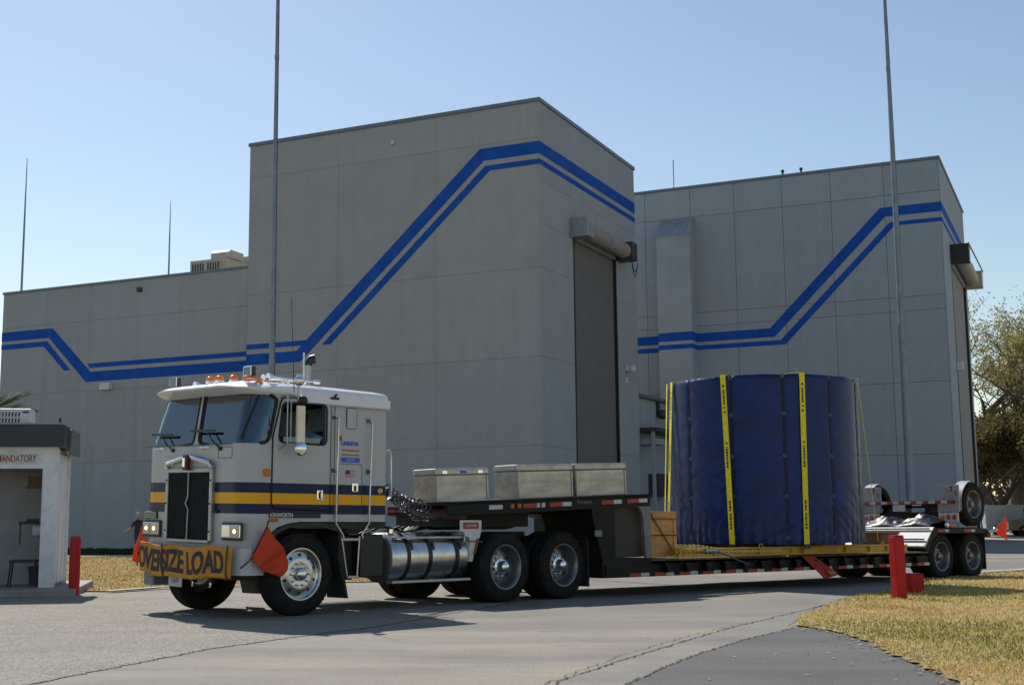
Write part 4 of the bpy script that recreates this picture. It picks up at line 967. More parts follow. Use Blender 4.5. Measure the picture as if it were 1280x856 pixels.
mb = MB(); mb.sphere((-.235,yb_+.02,2.985), .070, 18, 12); mb.tube([(-.30,yb_+.02,3.045),(-.20,yb_+.02,3.045)], .022, 8); mb.tube([(-.24,yb_+.02,2.92),(-.24,yb_+.0,2.78)], .02, 8); mb.build('chrome_spot_lamp', M_chrome, mr_, True)
mb = MB(); mb.box(.46-.06,.46+.08,-1.25,-1.20,2.80,2.83,.01); mb.tube([(.44,-1.20,2.80),(.50,-1.24,2.87)], .015, 6); mb.build('rain_gutter_bracket', M_black, truck)
MB().tube([(-.28,yb_+.06,2.84),(-.33,yb_+.04,3.4),(-.40,yb_,4.05)], [.007,.005,.003], 6).build('whip_aerial', M_black, mr_)
mb = MB(); mb.box(-.72,-.66,1.21,1.27,1.80,1.92,.02); mb.box(-.72,-.66,1.21,1.27,1.38,1.5,.02); mb.build('far_mirror', M_black, truck)
# hand rails beside the doors and steps
for (ut, ub, zt) in ((.515,.49,2.56),(1.10,1.055,2.53)):
    k_ = 1 if ut < 1 else -1
    mb = MB(); mb.tube([(ut,-1.205,zt),(ut,-1.265,zt-.01),((ut+ub)/2,-1.265,1.9),(ub,-1.265,1.17),(ub+k_*.12,-1.265,1.02),(ub+k_*.12+.02,-1.265,.97)], .013, 8)
    mb.tube([(ub+(ut-ub)*.5,-1.205,1.84),(ub+(ut-ub)*.5,-1.265,1.84)], .012, 6)
    mb.build('hand_rail', M_alu, truck, True)
st = MB(); st.tube([(.61,-1.24,1.0),(.73,-1.22,.46)], .013, 8); st.tube([(.915,-1.24,1.0),(.895,-1.22,.46)], .013, 8); stp = st.build('step_frame', M_alu, truck, True)
for z_, xa, xb in ((.965,.60,.925),(.475,.72,.905)): MB().box(xa,xb,-1.25,-1.05,z_-.025,z_+.01,.006).build('step', M_alud, stp)
MB().tube([(1.44,-1.16,2.15),(1.50,-1.16,2.17),(1.53,-1.16,2.10),(1.53,-1.16,1.52),(1.44,-1.16,1.47)], .016, 8).build('rear_hand_rail', M_alu, truck, True)
LEAN = 0.0
# exhaust stack behind the cab, far side
mb = MB(); mb.tube([(1.60,.86,1.0),(1.60,.86,3.56)], .056, 20); stk = mb.build('exhaust_stack', M('stack_grey', (.42,.40,.38), .45, .6, var=.1), truck, True)
mb = MB(); mb.tube([(1.60,.86,3.56),(1.61,.855,3.61),(1.64,.84,3.65),(1.69,.81,3.66)], [.058,.062,.070,.074], 18, cap=False); mb.build('stack_elbow', M_black, stk, True)
mb = MB(); mb.tube([(1.52,.86,3.0),(1.52,.86,3.75)], .014, 6); mb.build('stack_rod', M_alu, stk)
# --- chassis
mb = MB()
for yy in (-.43, .43): mb.box(-.7, 5.85, yy-.045, yy+.045, .70, .96)
for xx in (-.5, .8, 1.9, 2.9, 3.7, 4.43, 5.2, 5.8): mb.box(xx-.06, xx+.06, -.43, .43, .72, .92)
fr_ = mb.build('chassis_frame', M_frame, truck)
mb = MB(); mb.tube([(0,-.95,.50),(0,.95,.50)], .06, 10); mb.box(-.1,.1,-.6,.6,.42,.55); mb.build('front_axle', M_frame, truck)
for xx in (3.772, 5.092):
    mb = MB(); mb.tube([(xx,-.95,.525),(xx,.95,.525)], .085, 12); mb.sphere((xx,0,.525), .26, 16, 10, (1,.8,1)); mb.build('drive_axle', M_frame, truck, True)
MB().box(-.45, 1.2, -.6, .6, .62, 1.20).build('engine_block', M_frame, truck)
mb = MB(); 
for sg_ in (-1, 1):
    mb.prism([(-.60,.55),(-.56,.92),(-.42,1.08),(-.2,1.16),(.3,1.18),(.62,1.12),(.70,.95),(.66,.92),(.58,1.06),(.3,1.13),(-.2,1.11),(-.38,1.04),(-.51,.89),(-.55,.55)], sg_*.72, sg_*1.18, 'xz')
mb.build('inner_wheel_arch', M_black, truck)
for sg_ in (-1, 1):
    MB().prism([(.60,1.15),(.66,1.15),(.66,.70),(.78,.19),(.75,.19),(.60,.70)], sg_*.78, sg_*1.19, 'xz').build('mud_flap', M_rubber2, truck)
mb = MB(); mb.box(-.1, 1.43, -1.17, 1.17, 1.10, 1.19); mb.build('cab_floor', M_frame, truck)
# near-side battery box, fuel tanks
bb = MB().box(1.00, 1.40, -1.16, -.62, .45, 1.02, .02).build('battery_box', M_black, truck)
MB().box(.62, 1.0, -1.0, -.62, .42, 1.0, .01).build('tool_box', M_frame, truck)
for sg_ in (-1, 1):
    yc = sg_*.835; R_ = .345
    prof = [(0,1.50),(R_*.6,1.505),(R_*.93,1.535),(R_,1.58),(R_,3.0),(R_*.93,3.05),(R_*.6,3.08),(0,3.085)]
    tk = MB().lathe(prof, (0,yc,.70), 'x', 48).build('fuel_tank', M_alu, truck, True)
    MB().lathe([(0,1.495),(R_*.58,1.50),(R_*.94,1.528),(R_*.985,1.56)], (0,yc,.70), 'x', 40).build('tank_end_cap', M('tank_end_grey', (.10,.10,.10), .5, .3, dirt=((.2,.19,.17), 6, .4)), tk, True)
    for xs_k in (1.86, 2.27, 2.80):
        MB().lathe([(R_+.001,xs_k-.03),(R_+.012,xs_k-.03),(R_+.012,xs_k+.03),(R_+.001,xs_k+.03)], (0,yc,.70), 'x', 48, True).build('tank_strap', M_black, tk, True)
        MB().tube([(xs_k+.07,yc+sg_*.30,.93),(xs_k+.07,yc+sg_*.33,.80)], .018, 8).build('strap_bolt', M_dark, tk)
    yo = yc + sg_*.27
    tb = MB().box(1.62,3.10,yo-.035,yo+.035,.955,.985,.006).build('top_step_rail', M_alud, tk)
    MB().box(1.60,3.12,yo-.02,yo+.10*1.0,.345,.385,.008).build('bottom_step_rail', M_alud, tk)
    MB().tube([(1.72,yc+sg_*.1,1.03),(1.72,yc+sg_*.1,1.09)], .05, 16).build('filler_cap', M_chrome, tk, True)
    for k in range(4): MB().box(1.85+k*.33,1.90+k*.33,yc-.1,yc+sg_*.24,1.035,1.05).build('tank_bracket', M_dark, tk)
# deck plates, lines and air tanks behind the cab
MB().box(1.46, 3.3, -.42, .42, .96, 1.0).build('deck_plate', M_alud, truck)
mb = MB()
rs = random.Random(2)
for k in range(6): mb.tube([(1.6+.2*k, -.4+.13*k, 1.02), (2.0+.2*k, -.3+.1*k, 1.10+rs.uniform(-.03,.04)), (2.5+.1*k, -.35+.12*k, 1.05), (3.1, -.3+.1*k, 1.12)], .018, 6)
mb.build('hose_bundle', M_black, truck, True)
MB().box(1.5,2.3,.2,.9,1.02,1.20,.02).build('frame_box', M('rust_brown_box', (.06,.035,.025), .7), truck)
MB().box(3.4,4.9,-.55,.55,.97,1.05,.01).build('fifth_wheel_base', M_frame, truck)
MB().prism([(3.75,1.08),(4.5,1.08),(4.72,1.11),(4.62,1.15),(3.9,1.18)], -.5, .5, 'xz').build('fifth_wheel', M_frame, truck)
# fender brackets with lettered plates
def plate(u0, u1, y, z0, z1, nm_par):
    p_ = MB().box(u0,u1,y-.006,y+.006,z0,z1,.004).build('mudguard_sign', M_white, truck)
    r_ = MB().box(u0+.06,u1-.06,y-.009,y-.0065,z0+.035,z1-.03).build('sign_band', M_redtxt2, p_)
    lettering('LANDSTAR', .055, ((u0+u1)/2,y-.010,(z0+z1)/2), (1,0,0), (0,0,1), M_white, p_, 'lettering', 'CENTER', .86, .0006)
M_redtxt2 = M('sign_red', (.35,.03,.03), .5)
plate(2.86,3.30,-1.16,1.055,1.215,0)
plate(3.38,3.75,1.12,1.28,1.48,0)
fq = MB(); fq.prism([(2.90,1.055),(3.28,1.055),(3.24,.95),(3.14,.80),(3.10,.62),(3.03,.62),(3.05,.95),(2.96,1.0)], -1.18, -.64, 'xz'); fq.build('quarter_fender', M_white, truck)
mb = MB(); 
for k in range(3): mb.tube([(2.93+.11*k,-1.17,.90),(2.98+.11*k,-1.17,1.06)], .012, 6)
mb.build('fender_brace', M_alu, truck)
mb = MB(); mb.bar((2.98,-1.19,.92),(3.28,-1.19,.90), .03,.02); mb.bar((3.2,-1.195,.95),(3.12,-1.195,.72),.025,.02); mb.build('rusty_bracket', M('rust', (.20,.09,.03), .8, var=.4, scale=12), truck)
for sg_ in (-1,1):
    MB().box(5.66,5.70,sg_*.62,sg_*1.22,.17,.92,.004).build('rear_mud_flap', M_rubber2, truck)
mb = MB(); mb.tube([(5.68,-1.2,.95),(5.68,1.2,.95)], .03, 8); mb.build('flap_hanger', M_frame, truck)
# --- wheels
def tyre_mesh(R_, W_, rs_, name='tyre'):
    # cross-section from outer bead over the tread (with grooves) to inner bead; y from 0 (outer face) to W_
    pr = [(rs_, .02), (rs_+.02, .004), (R_*.72, -.004), (R_*.90, .004), (R_*.955, .018), (R_*.985, .034)]
    x = .042
    gw = (W_-.084)/5
    for k in range(5):
        pr += [(R_, x), (R_, x+gw-.014)]
        if k < 4: pr += [(R_-.014, x+gw-.011), (R_-.014, x+gw-.003)]
        x += gw
    pr += [(R_*.985, W_-.034), (R_*.955, W_-.018), (R_*.90, W_-.004), (R_*.72, W_+.004), (rs_+.02, W_-.004), (rs_, W_-.02)]
    mb = MB(); mb.lathe(pr, (0,0,0), 'y', 56)
    for k in range(56):                      # sidewall ribs near the shoulder
        a = 2*math.pi*(k+.5)/56; ca, sa = math.cos(a), math.sin(a)
        c = Vector((ca*R_*.93, .004, sa*R_*.93)); mb.obox(c, (ca,0,sa), (-sa,0,ca), (0,1,0), R_*.03, R_*.02, .006)
    return mb.data(name, M_rubber, True)
T525 = tyre_mesh(.525, .27, .325); T475 = tyre_mesh(.475, .25, .295)
def rim_front():
    mb = MB(); mb.lathe([(.325,.03),(.335,.012),(.332,.006),(.318,.006),(.306,.02),(.300,.055),(.285,.062),(.26,.055),(.215,.038),(.185,.030),(.15,.034),(.10,.036),(0,.036)], (0,0,0), 'y', 48)
    return mb.data('rim', M_alu, True)
def rim_deep(r_, mat, dp=.17):
    mb = MB(); s_ = r_/.335
    mb.lathe([(.325*s_,.03),(.335*s_,.012),(.332*s_,.006),(.318*s_,.008),(.300*s_,.03),(.286*s_,.05),(.282*s_,dp-.03),(.26*s_,dp),(.20*s_,dp-.008),(.16*s_,dp-.01),(.13*s_,dp-.012),(0,dp-.012)], (0,0,0), 'y', 48)
    return mb.data('rim', mat, True)
RF, RD, RT = rim_front(), rim_deep(.335, M_rimg), rim_deep(.305, M_rimg, .15)
def holes(n, r_, y, hr, el=1.):
    mb = MB()
    for k in range(n):
        a = 2*math.pi*(k+.5)/n; c = Vector((math.cos(a)*r_, y, math.sin(a)*r_)); t = Vector((-math.sin(a),0,math.cos(a))); q = Vector((math.cos(a),0,math.sin(a)))
        mb._add([c + t*hr*el*math.cos(b) + q*hr*math.sin(b) for b in [2*math.pi*i/12 for i in range(12)]], [tuple(range(12))])
    return mb.data('hand_hole', M_black)
def nuts(n, r_, y, s_, h_):
    mb = MB()
    for k in range(n):
        a = 2*math.pi*k/n; mb.lathe([(s_*1.5,y+.002),(s_*1.5,y-.004),(s_,y-.005),(s_*.95,y-h_),(0,y-h_-.006)], (math.cos(a)*r_,0,math.sin(a)*r_), 'y', 8)
    return mb.data('lug_nuts', M_chrome, True)
HF, HD, HT = holes(10,.243,.040,.024,.85), holes(5,.215,.156,.028), holes(8,.19,.135,.022)
NF, ND, NT = nuts(10,.142,.034,.015,.035), nuts(10,.142,.158,.014,.03), nuts(10,.125,.138,.013,.025)
HCF = MB().lathe([(.085,.034),(.085,.0),(.075,-.02),(.055,-.035),(0,-.045)], (0,0,0), 'y', 28).data('hub_cap', M_chrome, True)
HCD = MB().lathe([(.13,.158),(.125,.12),(.088,.11),(.085,.04),(.078,.01),(.05,-.008),(0,-.014)], (0,0,0), 'y', 28).data('hub_cap', M_chrome, True)
HCT = MB().lathe([(.11,.138),(.105,.11),(.075,.10),(.072,.05),(.04,.03),(0,.028)], (0,0,0), 'y', 24).data('hub_cap', M_rimg, True)
def wheel(parent, x, y, z, kind, side, dual=False, yaw=0.):
    """side -1: outer face looks to y-"""
    m_ = Matrix.Translation((x, y, z)) @ Matrix.Rotation((0 if side < 0 else math.pi)+yaw, 4, 'Z')
    tm, rm, hm, nm, cm, W_ = {'front': (T525,RF,HF,NF,HCF,.27), 'drive': (T525,RD,HD,ND,HCD,.27), 'trailer': (T475,RT,HT,NT,HCT,.25)}[kind]
    wh = inst(rm, 'wheel', parent, m_)
    inst(tm, 'tyre', wh); inst(hm, 'hand_holes', wh); inst(nm, 'lug_nuts', wh); inst(cm, 'hub_cap', wh)
    if dual: inst(tm, 'tyre', wh, Matrix.Translation((0, W_+.055, 0)))
    return wh
ST = math.radians(2)
wheel(truck, 0, -1.20, .525, 'front', -1, yaw=ST); wheel(truck, 0, 1.20, .525, 'front', 1, yaw=ST)
for xx in (3.772, 5.092):
    wheel(truck, xx, -1.22, .525, 'drive', -1, True); wheel(truck, xx, 1.22, .525, 'drive', 1, True)
# coiled air lines from the cab to the trailer
def coil(a, b, sag, r_, turns, wr, mat, seed=0):
    a, b = Vector(a), Vector(b); n = turns*9; pts = []
    for i in range(n+1):
        t = i/n; c = a.lerp(b, t) - Vector((0,0,sag*4*t*(1-t))); ang = 2*math.pi*turns*t
        d = (b-a).normalized(); s_ = d.cross(Vector((0,0,1))).normalized(); u_ = s_.cross(d)
        env = min(1, t*8, (1-t)*8); pts.append(c + (s_*math.cos(ang)+u_*math.sin(ang))*r_*env)
    return MB().tube(pts, wr, 6)
for (a, b, sag, rr_, tn, wr, mt_, lb) in (((1.50,-.95,1.78),(3.35,-.35,1.46),.20,.060,20,.011,M_black,None),
        ((1.50,-.85,1.70),(3.2,-.55,1.40),.12,.062,17,.011,M('hose_dark', (.05,.05,.05), .35, .3),None),
        ((1.50,-.90,1.74),(3.15,-.75,1.33),.27,.030,34,.008,M_black,None),
        ((1.50,-.70,1.72),(3.3,-.2,1.48),.08,.055,18,.010,M('hose_red', (.07,.02,.02), .4),None)):
    coil(a, b, sag, rr_, tn, wr, mt_).build('coiled_air_hose', mt_, truck, True)
MB().box(1.44,1.50,-1.05,-.6,1.62,1.86,.01).build('hose_bulkhead', M_dark, truck)
# cab interior and steering wheel
mb = MB(); mb.box(-.55,-.35,-1.1,1.1,1.35,2.16,.04); mb.build('dashboard', M_cabin, truck)
mb = MB(); mb.lathe([(.21,-.012),(.222,0),(.21,.012),(.198,0)], (0,0,0), 'z', 28, True); mb.map(lambda v: Vector((-.22+v.x*.75+v.z*.6, -.62+v.y, 2.13+v.x*.55))); mb.build('steering_wheel', M_black, truck, True)
for yy in (-.62, .62):
    s_ = MB().box(.22,.75,yy-.27,yy+.27,1.62,1.78,.04).build('seat', M_seat, truck); MB().box(.62,.78,yy-.25,yy+.25,1.75,2.42,.05).build('seat_back', M_seat, s_)
MB().box(.95,1.0,-1.12,1.12,1.32,2.78).build('sleeper_curtain', M('curtain_grey', (.42,.50,.50), .9), truck)
# ------------------------------------------------------------------ lowboy trailer
KM = ground_frame(-.59468, 20.194, 49.64)
tl = empty('lowboy_trailer', KM); tag(tl, 'black lowboy trailer with red and white reflector strips and a folded rear axle', 'trailer')
M_tblack = M('trailer_black', (.008,.0075,.0075), .55, .0, var=.3, scale=3, spec=.25, dirt=((.025,.022,.02), 3, .5))
M_tgrey = M('trailer_grey_post', (.20,.195,.19), .6, .2, var=.15, scale=3, dirt=((.1,.09,.08), 5, .5))
M_rr, M_rw = M('reflector_red', (.38,.012,.015), .35, var=.08), M('reflector_white', (.50,.50,.49), .35, var=.05)
M_deckw = M('deck_planks', (.13,.105,.08), .9, var=.3, scale=5, stretch=(1,9,1), bump=.4)
Y1 = 1.28
def dk(u): return 1.545 + .0425*u          # gooseneck top, rising to the rear
mb = MB()
for sg_ in (-1, 1):
    q0 = -1.57 if sg_ < 0 else -.4
    mb.prism([(q0,dk(q0)-.02),(2.68,dk(2.68)-.02),(2.68,dk(2.68)-.20),(q0+.2,dk(q0)-.20),(q0,dk(q0)-.16)], sg_*(Y1-.06), sg_*Y1, 'xz')
mb.build('gooseneck_side_rail', M_tblack, tl)
mb = MB(); mb.prism([(-1.57,-Y1),(-1.56,-.3),(-1.0,.4),(-.4,Y1),(2.68,Y1),(2.68,-Y1)], 0, .05, 'xy'); mb.map(lambda v: Vector((v.x, v.y, v.z+dk(v.x)-.05))); mb.build('gooseneck_deck', M_tblack, tl)
mb = MB(); mb.prism([(-1.52,dk(-1.57)),(-.55,dk(-.55)),(-.55,dk(-.55)+.012),(-1.52,dk(-1.57)+.012)], -Y1+.02, -.3, 'xz'); mb.build('tread_plate', M_alud, tl)
MB().prism([(-1.05,dk(-1.05)-.04),(-1.05,1.33),(-.9,1.29),(1.3,1.33),(1.7,1.26),(2.45,1.3),(2.45,1.58)], -.5, .5, 'xz').build('gooseneck_beam', M_tblack, tl)
MB().box(-.95,.30,-.9,.9,1.12,1.36).build('kingpin_plate', M_tblack, tl)
for xx in (-.2,.4,.9,1.5,2.1): MB().box(xx-.04,xx+.04,-1.22,1.22,dk(xx)-.2,dk(xx)-.05).build('cross_member', M_tblack, tl)
# neck: dark lower body, recessed panel, grey upright at the back
MB().prism([(1.35,1.30),(1.56,.62),(1.56,.30),(2.68,.30),(2.68,.60),(1.86,.62),(1.86,dk(1.86)-.2),(1.35,dk(1.35)-.2)], -Y1+.02, -.05, 'xz').build('neck_frame', M_tblack, tl)
MB().box(2.32, 2.66, -.05, Y1-.02, .30, dk(2.3)-.2).build('neck_frame', M_tblack, tl)
MB().box(1.7, 2.32, .0, Y1-.04, .30, .60).build('bed_nose', M_tblack, tl)
MB().prism([(1.86,.62),(2.6,.62),(2.6,dk(2.6)-.2),(1.86,dk(1.86)-.2)], -1.12, -.06, 'xz').build('neck_panel', M('neck_panel_grey', (.055,.046,.040), .7, var=.2, dirt=((.12,.1,.08), 2, .5)), tl)
for sg_ in (-1, 1):
    MB().prism(rpoly([(2.28,dk(2.3)-.2),(2.68,dk(2.68)-.2),(2.69,.60),(2.56,.60),(2.50,1.30),(2.44,1.42),(2.28,1.47)], .02), sg_*(Y1-.06), sg_*(Y1-.005), 'xz').build('neck_upright', M_tgrey, tl)
MB().box(1.40,1.55,-1.275,-1.255,.96,1.06).build('number_plate', M('dull_plate', (.2,.2,.2), .6), tl)
# main bed
BED_T = .585
mb = MB()
for sg_ in (-1, 1): mb.box(1.62, 11.0, sg_*(Y1-.08), sg_*Y1, .30, .50)
mb.box(1.62, 11.0, -.55, -.35, .28, .56); mb.box(1.62, 11.0, .35, .55, .28, .56)
mb.build('bed_rail', M_tblack, tl)
mb = MB()
for k in range(24): xx = 1.9+k*.39; mb.box(xx-.04, xx+.04, -Y1+.02, Y1-.02, .34, .52)
cm_ = mb.build('bed_cross_member', M_tblack, tl); cm_['kind'] = 'stuff'
pm_ = MB().box(0, 8.35, -.115, .115, -.035, 0, .004).data('plank', M_deckw)
for k in range(10): inst(pm_, 'plank', tl, loc=(2.7, -1.15+k*.2555, BED_T))
ob_ = MB().prism([(-.08,.50),(.08,.50),(.03,.36),(-.03,.36)], -Y1-.10, -Y1-.002, 'xz').data('outrigger_bracket', M_tblack)
for k in range(16): inst(ob_, 'outrigger_bracket', tl, loc=(3.0+k*.5, 0, 0))
td_ = MB().tube([(0,-Y1-.03,.44),(0,-Y1-.12,.40),(0,-Y1-.03,.36)], .018, 6).data('tie_down_ring', M_dark, True)
for k in range(8): inst(td_, 'tie_down_ring', tl, loc=(3.2+k*.95, 0, 0))
# reflector strips
k = 0; x = 2.15
while x < 10.9:
    y_ = -Y1-.10 if x > 2.9 else -Y1-.0
    MB().box(x, x+.27, -Y1-.008, -Y1-.001, .305, .365).build('red_reflector', M_rr, tl); MB().box(x+.27, x+.46, -Y1-.008, -Y1-.001, .305, .365).build('white_reflector', M_rw, tl); x += .60 if x < 5 else .68
for (a, b, m_, dz) in ((-.80,-.54,M_rw,0),(-.127,.15,M_rr,-.005),(.15,.21,M_rw,-.005),(.25,.32,M_rw,0),(.415,.684,M_rr,0),(.684,.873,M_rw,0),(1.541,1.813,M_rr,0),(1.813,1.997,M_rw,0),(2.127,2.391,M_rr,0),(2.40,2.60,M_rw,0)):
    z_ = dk((a+b)/2)-.115+dz
    MB().prism([(a,dk(a)-.14),(b,dk(b)-.14),(b,dk(b)-.075),(a,dk(a)-.075)], -Y1-.008, -Y1-.001, 'xz').build('red_reflector' if m_ is M_rr else 'white_reflector', m_, tl)
lettering('Fontaine', .10, (1.0,-Y1-.005,dk(1.2)-.095), (1,0,.0425), (0,0,1), M('faint_script', (.16,.15,.15), .5), tl, 'lettering', 'LEFT', .95, .001)
for x_ in (-.35,-.207):
    l_ = MB().lathe([(0,-.03),(.025,-.026),(.038,-.012),(.04,0)], (x_,-Y1,dk(x_)-.105), 'y', 18).build('marker_light', M_amber, tl, True)
    MB().lathe([(.041,-.012),(.052,-.010),(.052,0),(.041,0)], (x_,-Y1,dk(x_)-.105), 'y', 18, True).build('light_ring', M_dark, l_, True)
mb = MB(); mb.box(-1.45,-1.1,-1.15,-.2,1.22,1.40,.03); mb.build('air_coupling_box', M('coupling_brown', (.06,.02,.015), .5), tl)
# rear: sloped ramp plate, deck over the wheels
MB().prism([(10.93,.70),(11.33,1.09),(11.36,1.06),(10.97,.66)], -1.26, 1.26, 'xz').build('ramp_plate', M('ramp_white', (.46,.46,.45), .5, var=.12, scale=4, dirt=((.3,.28,.25), 4, .5)), tl)
mb = MB()
for t, a, b in ((.86,-.95,.55),(.30,-.95,.25)): mb.bar((10.93+.4*t-.02,-1.20,.70+.39*t+.02),(10.93+.4*t-.02,b,.70+.39*t+.02), .03, .03)
mb.bar((11.0,.35,.80),(11.1,-.35,.74),.09,.05); mb.sphere((11.03,-.1,.84), .09, 10, 8); mb.build('ramp_hinge', M_tblack, tl)
MB().box(10.55, 11.0, -.5, .5, .35, .62).build('bed_end_beam', M_tblack, tl)
mb = MB(); mb.box(11.33,13.5,-1.0,1.0,.98,1.08); mb.box(11.0,13.6,-.45,-.3,.62,.98); mb.box(11.0,13.6,.3,.45,.62,.98); mb.build('rear_deck', M_tblack, tl)
for sg_ in (-1, 1):
    mb = MB(); mb.prism([(10.95,.62),(11.30,1.06),(13.45,1.06),(13.50,.95),(11.45,.96),(11.12,.55)], sg_*1.0, sg_*1.27, 'xz'); mb.build('wheel_fender', M_tblack, tl)
for sg_ in (-1, 1):
    for (a, b, m_) in ((11.45,11.72,M_rr),(11.74,11.88,M_rw),(12.5,12.75,M_rr),(12.78,12.95,M_rw)):
        MB().box(a,b,sg_*1.272,sg_*1.28,.985,1.04).build('red_reflector' if m_ is M_rr else 'white_reflector', m_, tl)
for xx in (11.574, 12.82):
    mb = MB(); mb.tube([(xx,-.95,.475),(xx,.95,.475)], .07, 10); mb.build('trailer_axle', M_tblack, tl, True)
    wheel(tl, xx, -1.28, .475, 'trailer', -1, True); wheel(tl, xx, 1.28, .475, 'trailer', 1, True)
mb = MB(); mb.tube([(10.3,-.9,.40),(10.3,.9,.40)], .05, 8); mb.build('trailer_axle', M_tblack, tl, True)
for sg_ in (-1,1): MB().box(13.33,13.36,sg_*.62,sg_*1.27,.17,.95,.004).build('rear_mud_flap', M_rubber2, tl)
mb = MB(); mb.box(13.42,13.6,-1.27,1.27,.86,1.0); mb.build('rear_bumper_beam', M_tblack, tl)
for (y_, z_, m_) in ((-1.22,.92,M_redl),(-1.05,.92,M_redl)): MB().box(13.45,13.55,y_-.05,y_+.05,z_-.03,z_+.03,.01).build('tail_lamp', m_, tl)
mb = MB(); mb.tube([(13.5,-1.28,.97),(13.66,-1.33,1.02)], .03, 8); mb.sphere((13.7,-1.34,1.03), .05, 10, 8); mb.build('flag_socket', M_alu, tl, True)
MB().lathe([(0,-.05),(.045,-.04),(.06,0)], (11.80,-1.275,1.13), 'y', 16).build('clear_lamp', M_lampin, tl, True)
MB().box(11.9,12.2,-1.285,-1.20,1.09,1.15,.008).build('side_marker_light', M_redl, tl)
# folded flip axle standing on the rear deck
fa = empty('flip_axle', None, tl)
mb = MB(); mb.box(12.40,12.52,-1.0,1.0,1.28,1.42); mb.box(12.5,13.1,-.5,-.35,1.08,1.6); mb.box(12.5,13.1,.35,.5,1.08,1.6); mb.tube([(12.95,-1.2,1.585),(12.95,1.2,1.585)], .065, 10); mb.build('axle_frame', M_tblack, fa)
M_fpan = M('flap_panel_grey', (.30,.31,.32), .5, var=.1, dirt=((.15,.14,.13), 4, .5))
for (a, b, sg_) in ((-1.29,-.78,-1),(.66,1.17,1)):
    fp = MB().box(12.33,12.38,a,b,1.41,2.0,.008).build('fender_panel', M_fpan, fa)
    mb = MB(); mb.box(12.322,12.33,a+.05,a+.33,1.88,1.97,.002); mb.build('panel_picture', M('faded_print', (.22,.19,.17), .6, var=.6, scale=14, col2=(.42,.40,.38)), fp)
    lettering('7', .16, (12.318,a+.20,1.90), (0,-1,0), (0,0,1), M_black, fp, 'lettering', 'LEFT', .9, .001, offset=.006)
    lettering('Y', .15, (12.318,(a+.10),1.80), (0,-1,0), (0,0,1), M_redtxt, fp, 'lettering', 'LEFT', .9, .001)
    mb = MB(); yo = -1.285 if sg_ < 0 else 1.035
    prof_ = [(.505,0),(.515,0),(.515,.25),(.505,.25)]
    n_ = 14; vs = []; fs = []
    for i in range(n_+1):
        an = math.radians(195-115*i/n_); 
        for (r_, t_) in prof_: vs.append((12.95+r_*math.cos(an), yo+t_, 1.585+r_*math.sin(an)))
    for i in range(n_):
        for j in range(4): fs.append((i*4+j, i*4+(j+1) % 4, (i+1)*4+(j+1) % 4, (i+1)*4+j))
    mb._add(vs, fs); mb.build('round_fender', M_fpan, fa, True)
for (a, b) in ((-1.26,-.80),(.70,1.14)):
    lb_ = MB().box(12.31,12.36,a,b,1.20,1.40,.006).build('lamp_box', M_rw, fa)
    for k in range(3):
        MB().lathe([(0,-.02),(.045,-.016),(.058,0)], (0,0,0), 'y', 18).map(lambda v, k=k, a=a, b=b: Vector((12.31+v.y, b-.085-k*.145+v.x, 1.30+v.z))).build('round_lamp', M_amber if k == 0 else M_redl, lb_, True) if a > 0 or True else None
br = MB().box(12.27,12.32,-1.20,1.12,1.60,1.665).build('reflector_bar', M_tblack, fa)
x = -1.20; k = 0
while x < 1.11:
    MB().box(12.262,12.27,x,min(x+.15,1.12),1.602,1.663).build('bar_band', M_rr if k % 2 == 0 else M_rw, br); x += .15; k += 1
MB().box(12.25,12.262,-.02,.30,1.44,1.585,.004).build('number_plate', M_rw, fa)
MB().box(12.25,12.27,-.42,-.20,1.555,1.585,.004).build('plate_light', M_rw, fa)
def flipw(sg_):
    m_ = Matrix.Translation((12.95, sg_*1.30, 1.585)) @ Matrix.Rotation(0 if sg_ < 0 else math.pi, 4, 'Z')
    wh = inst(RT, 'wheel', fa, m_); return wh
# wheels of the flip axle hang on the trailer itself so that rim, tyre and nuts stay sub-parts
wheel(tl, 12.95, -1.30, 1.585, 'trailer', -1); wheel(tl, 12.95, 1.30, 1.585, 'trailer', 1)

# ------------------------------------------------------------------ load
def on(u, n, h): return KM @ Vector((u, -n, h))
def atK(x, y, z): return KM @ Matrix.Translation((x, y, z))
# yellow cradle frame
M_yel = M('yellow_steel', (.52,.30,.015), .5, .1, var=.15, scale=4, dirt=((.25,.15,.04), 5, .5))
yf = empty('cradle_frame', atK(0,0,0)); tag(yf, 'yellow steel beam frame under the tarpaulin drum on the trailer bed', 'frame')
for sg_ in (-1, 1):
    mb = MB(); yy = sg_*1.40; mb.box(3.15,10.0,yy-.06,yy+.06,.725,.745); mb.box(3.15,10.0,yy-.06,yy+.06,.60,.62); mb.box(3.15,10.0,yy-.012,yy+.012,.62,.725); mb.build('side_beam', M_yel, yf)
    for xx in (3.2,3.9,4.6,5.3,6.24,7.1,7.9,8.7,9.3,9.95): MB().box(xx-.02,xx+.02,yy-.058,yy+.058,.62,.725).build('stiffener', M_yel, yf)
    for xa, xb in ((4.0,4.55),(6.55,7.05),(9.4,9.9)): MB().box(xa,xb,yy-.075,yy+.075,.607,.735,.004).build('socket_box', M_yel, yf)
for xx in (3.3,5.0,6.6,8.2,9.9): MB().box(xx-.08,xx+.08,-1.34,1.34,.61,.735).build('cross_beam', M_yel, yf)
mb = MB()
for xx in (3.6,5.4,7.3,9.2):
    mb.tube([(xx-.05,-1.40,.745),(xx-.04,-1.40,.80),(xx+.04,-1.40,.80),(xx+.05,-1.40,.745)], .012, 6)
mb.build('lifting_eye', M_yel, yf)
MB().box(6.02,6.10,-1.47,-1.34,.56,.62,.01).build('stop_lug', M_yel, yf)
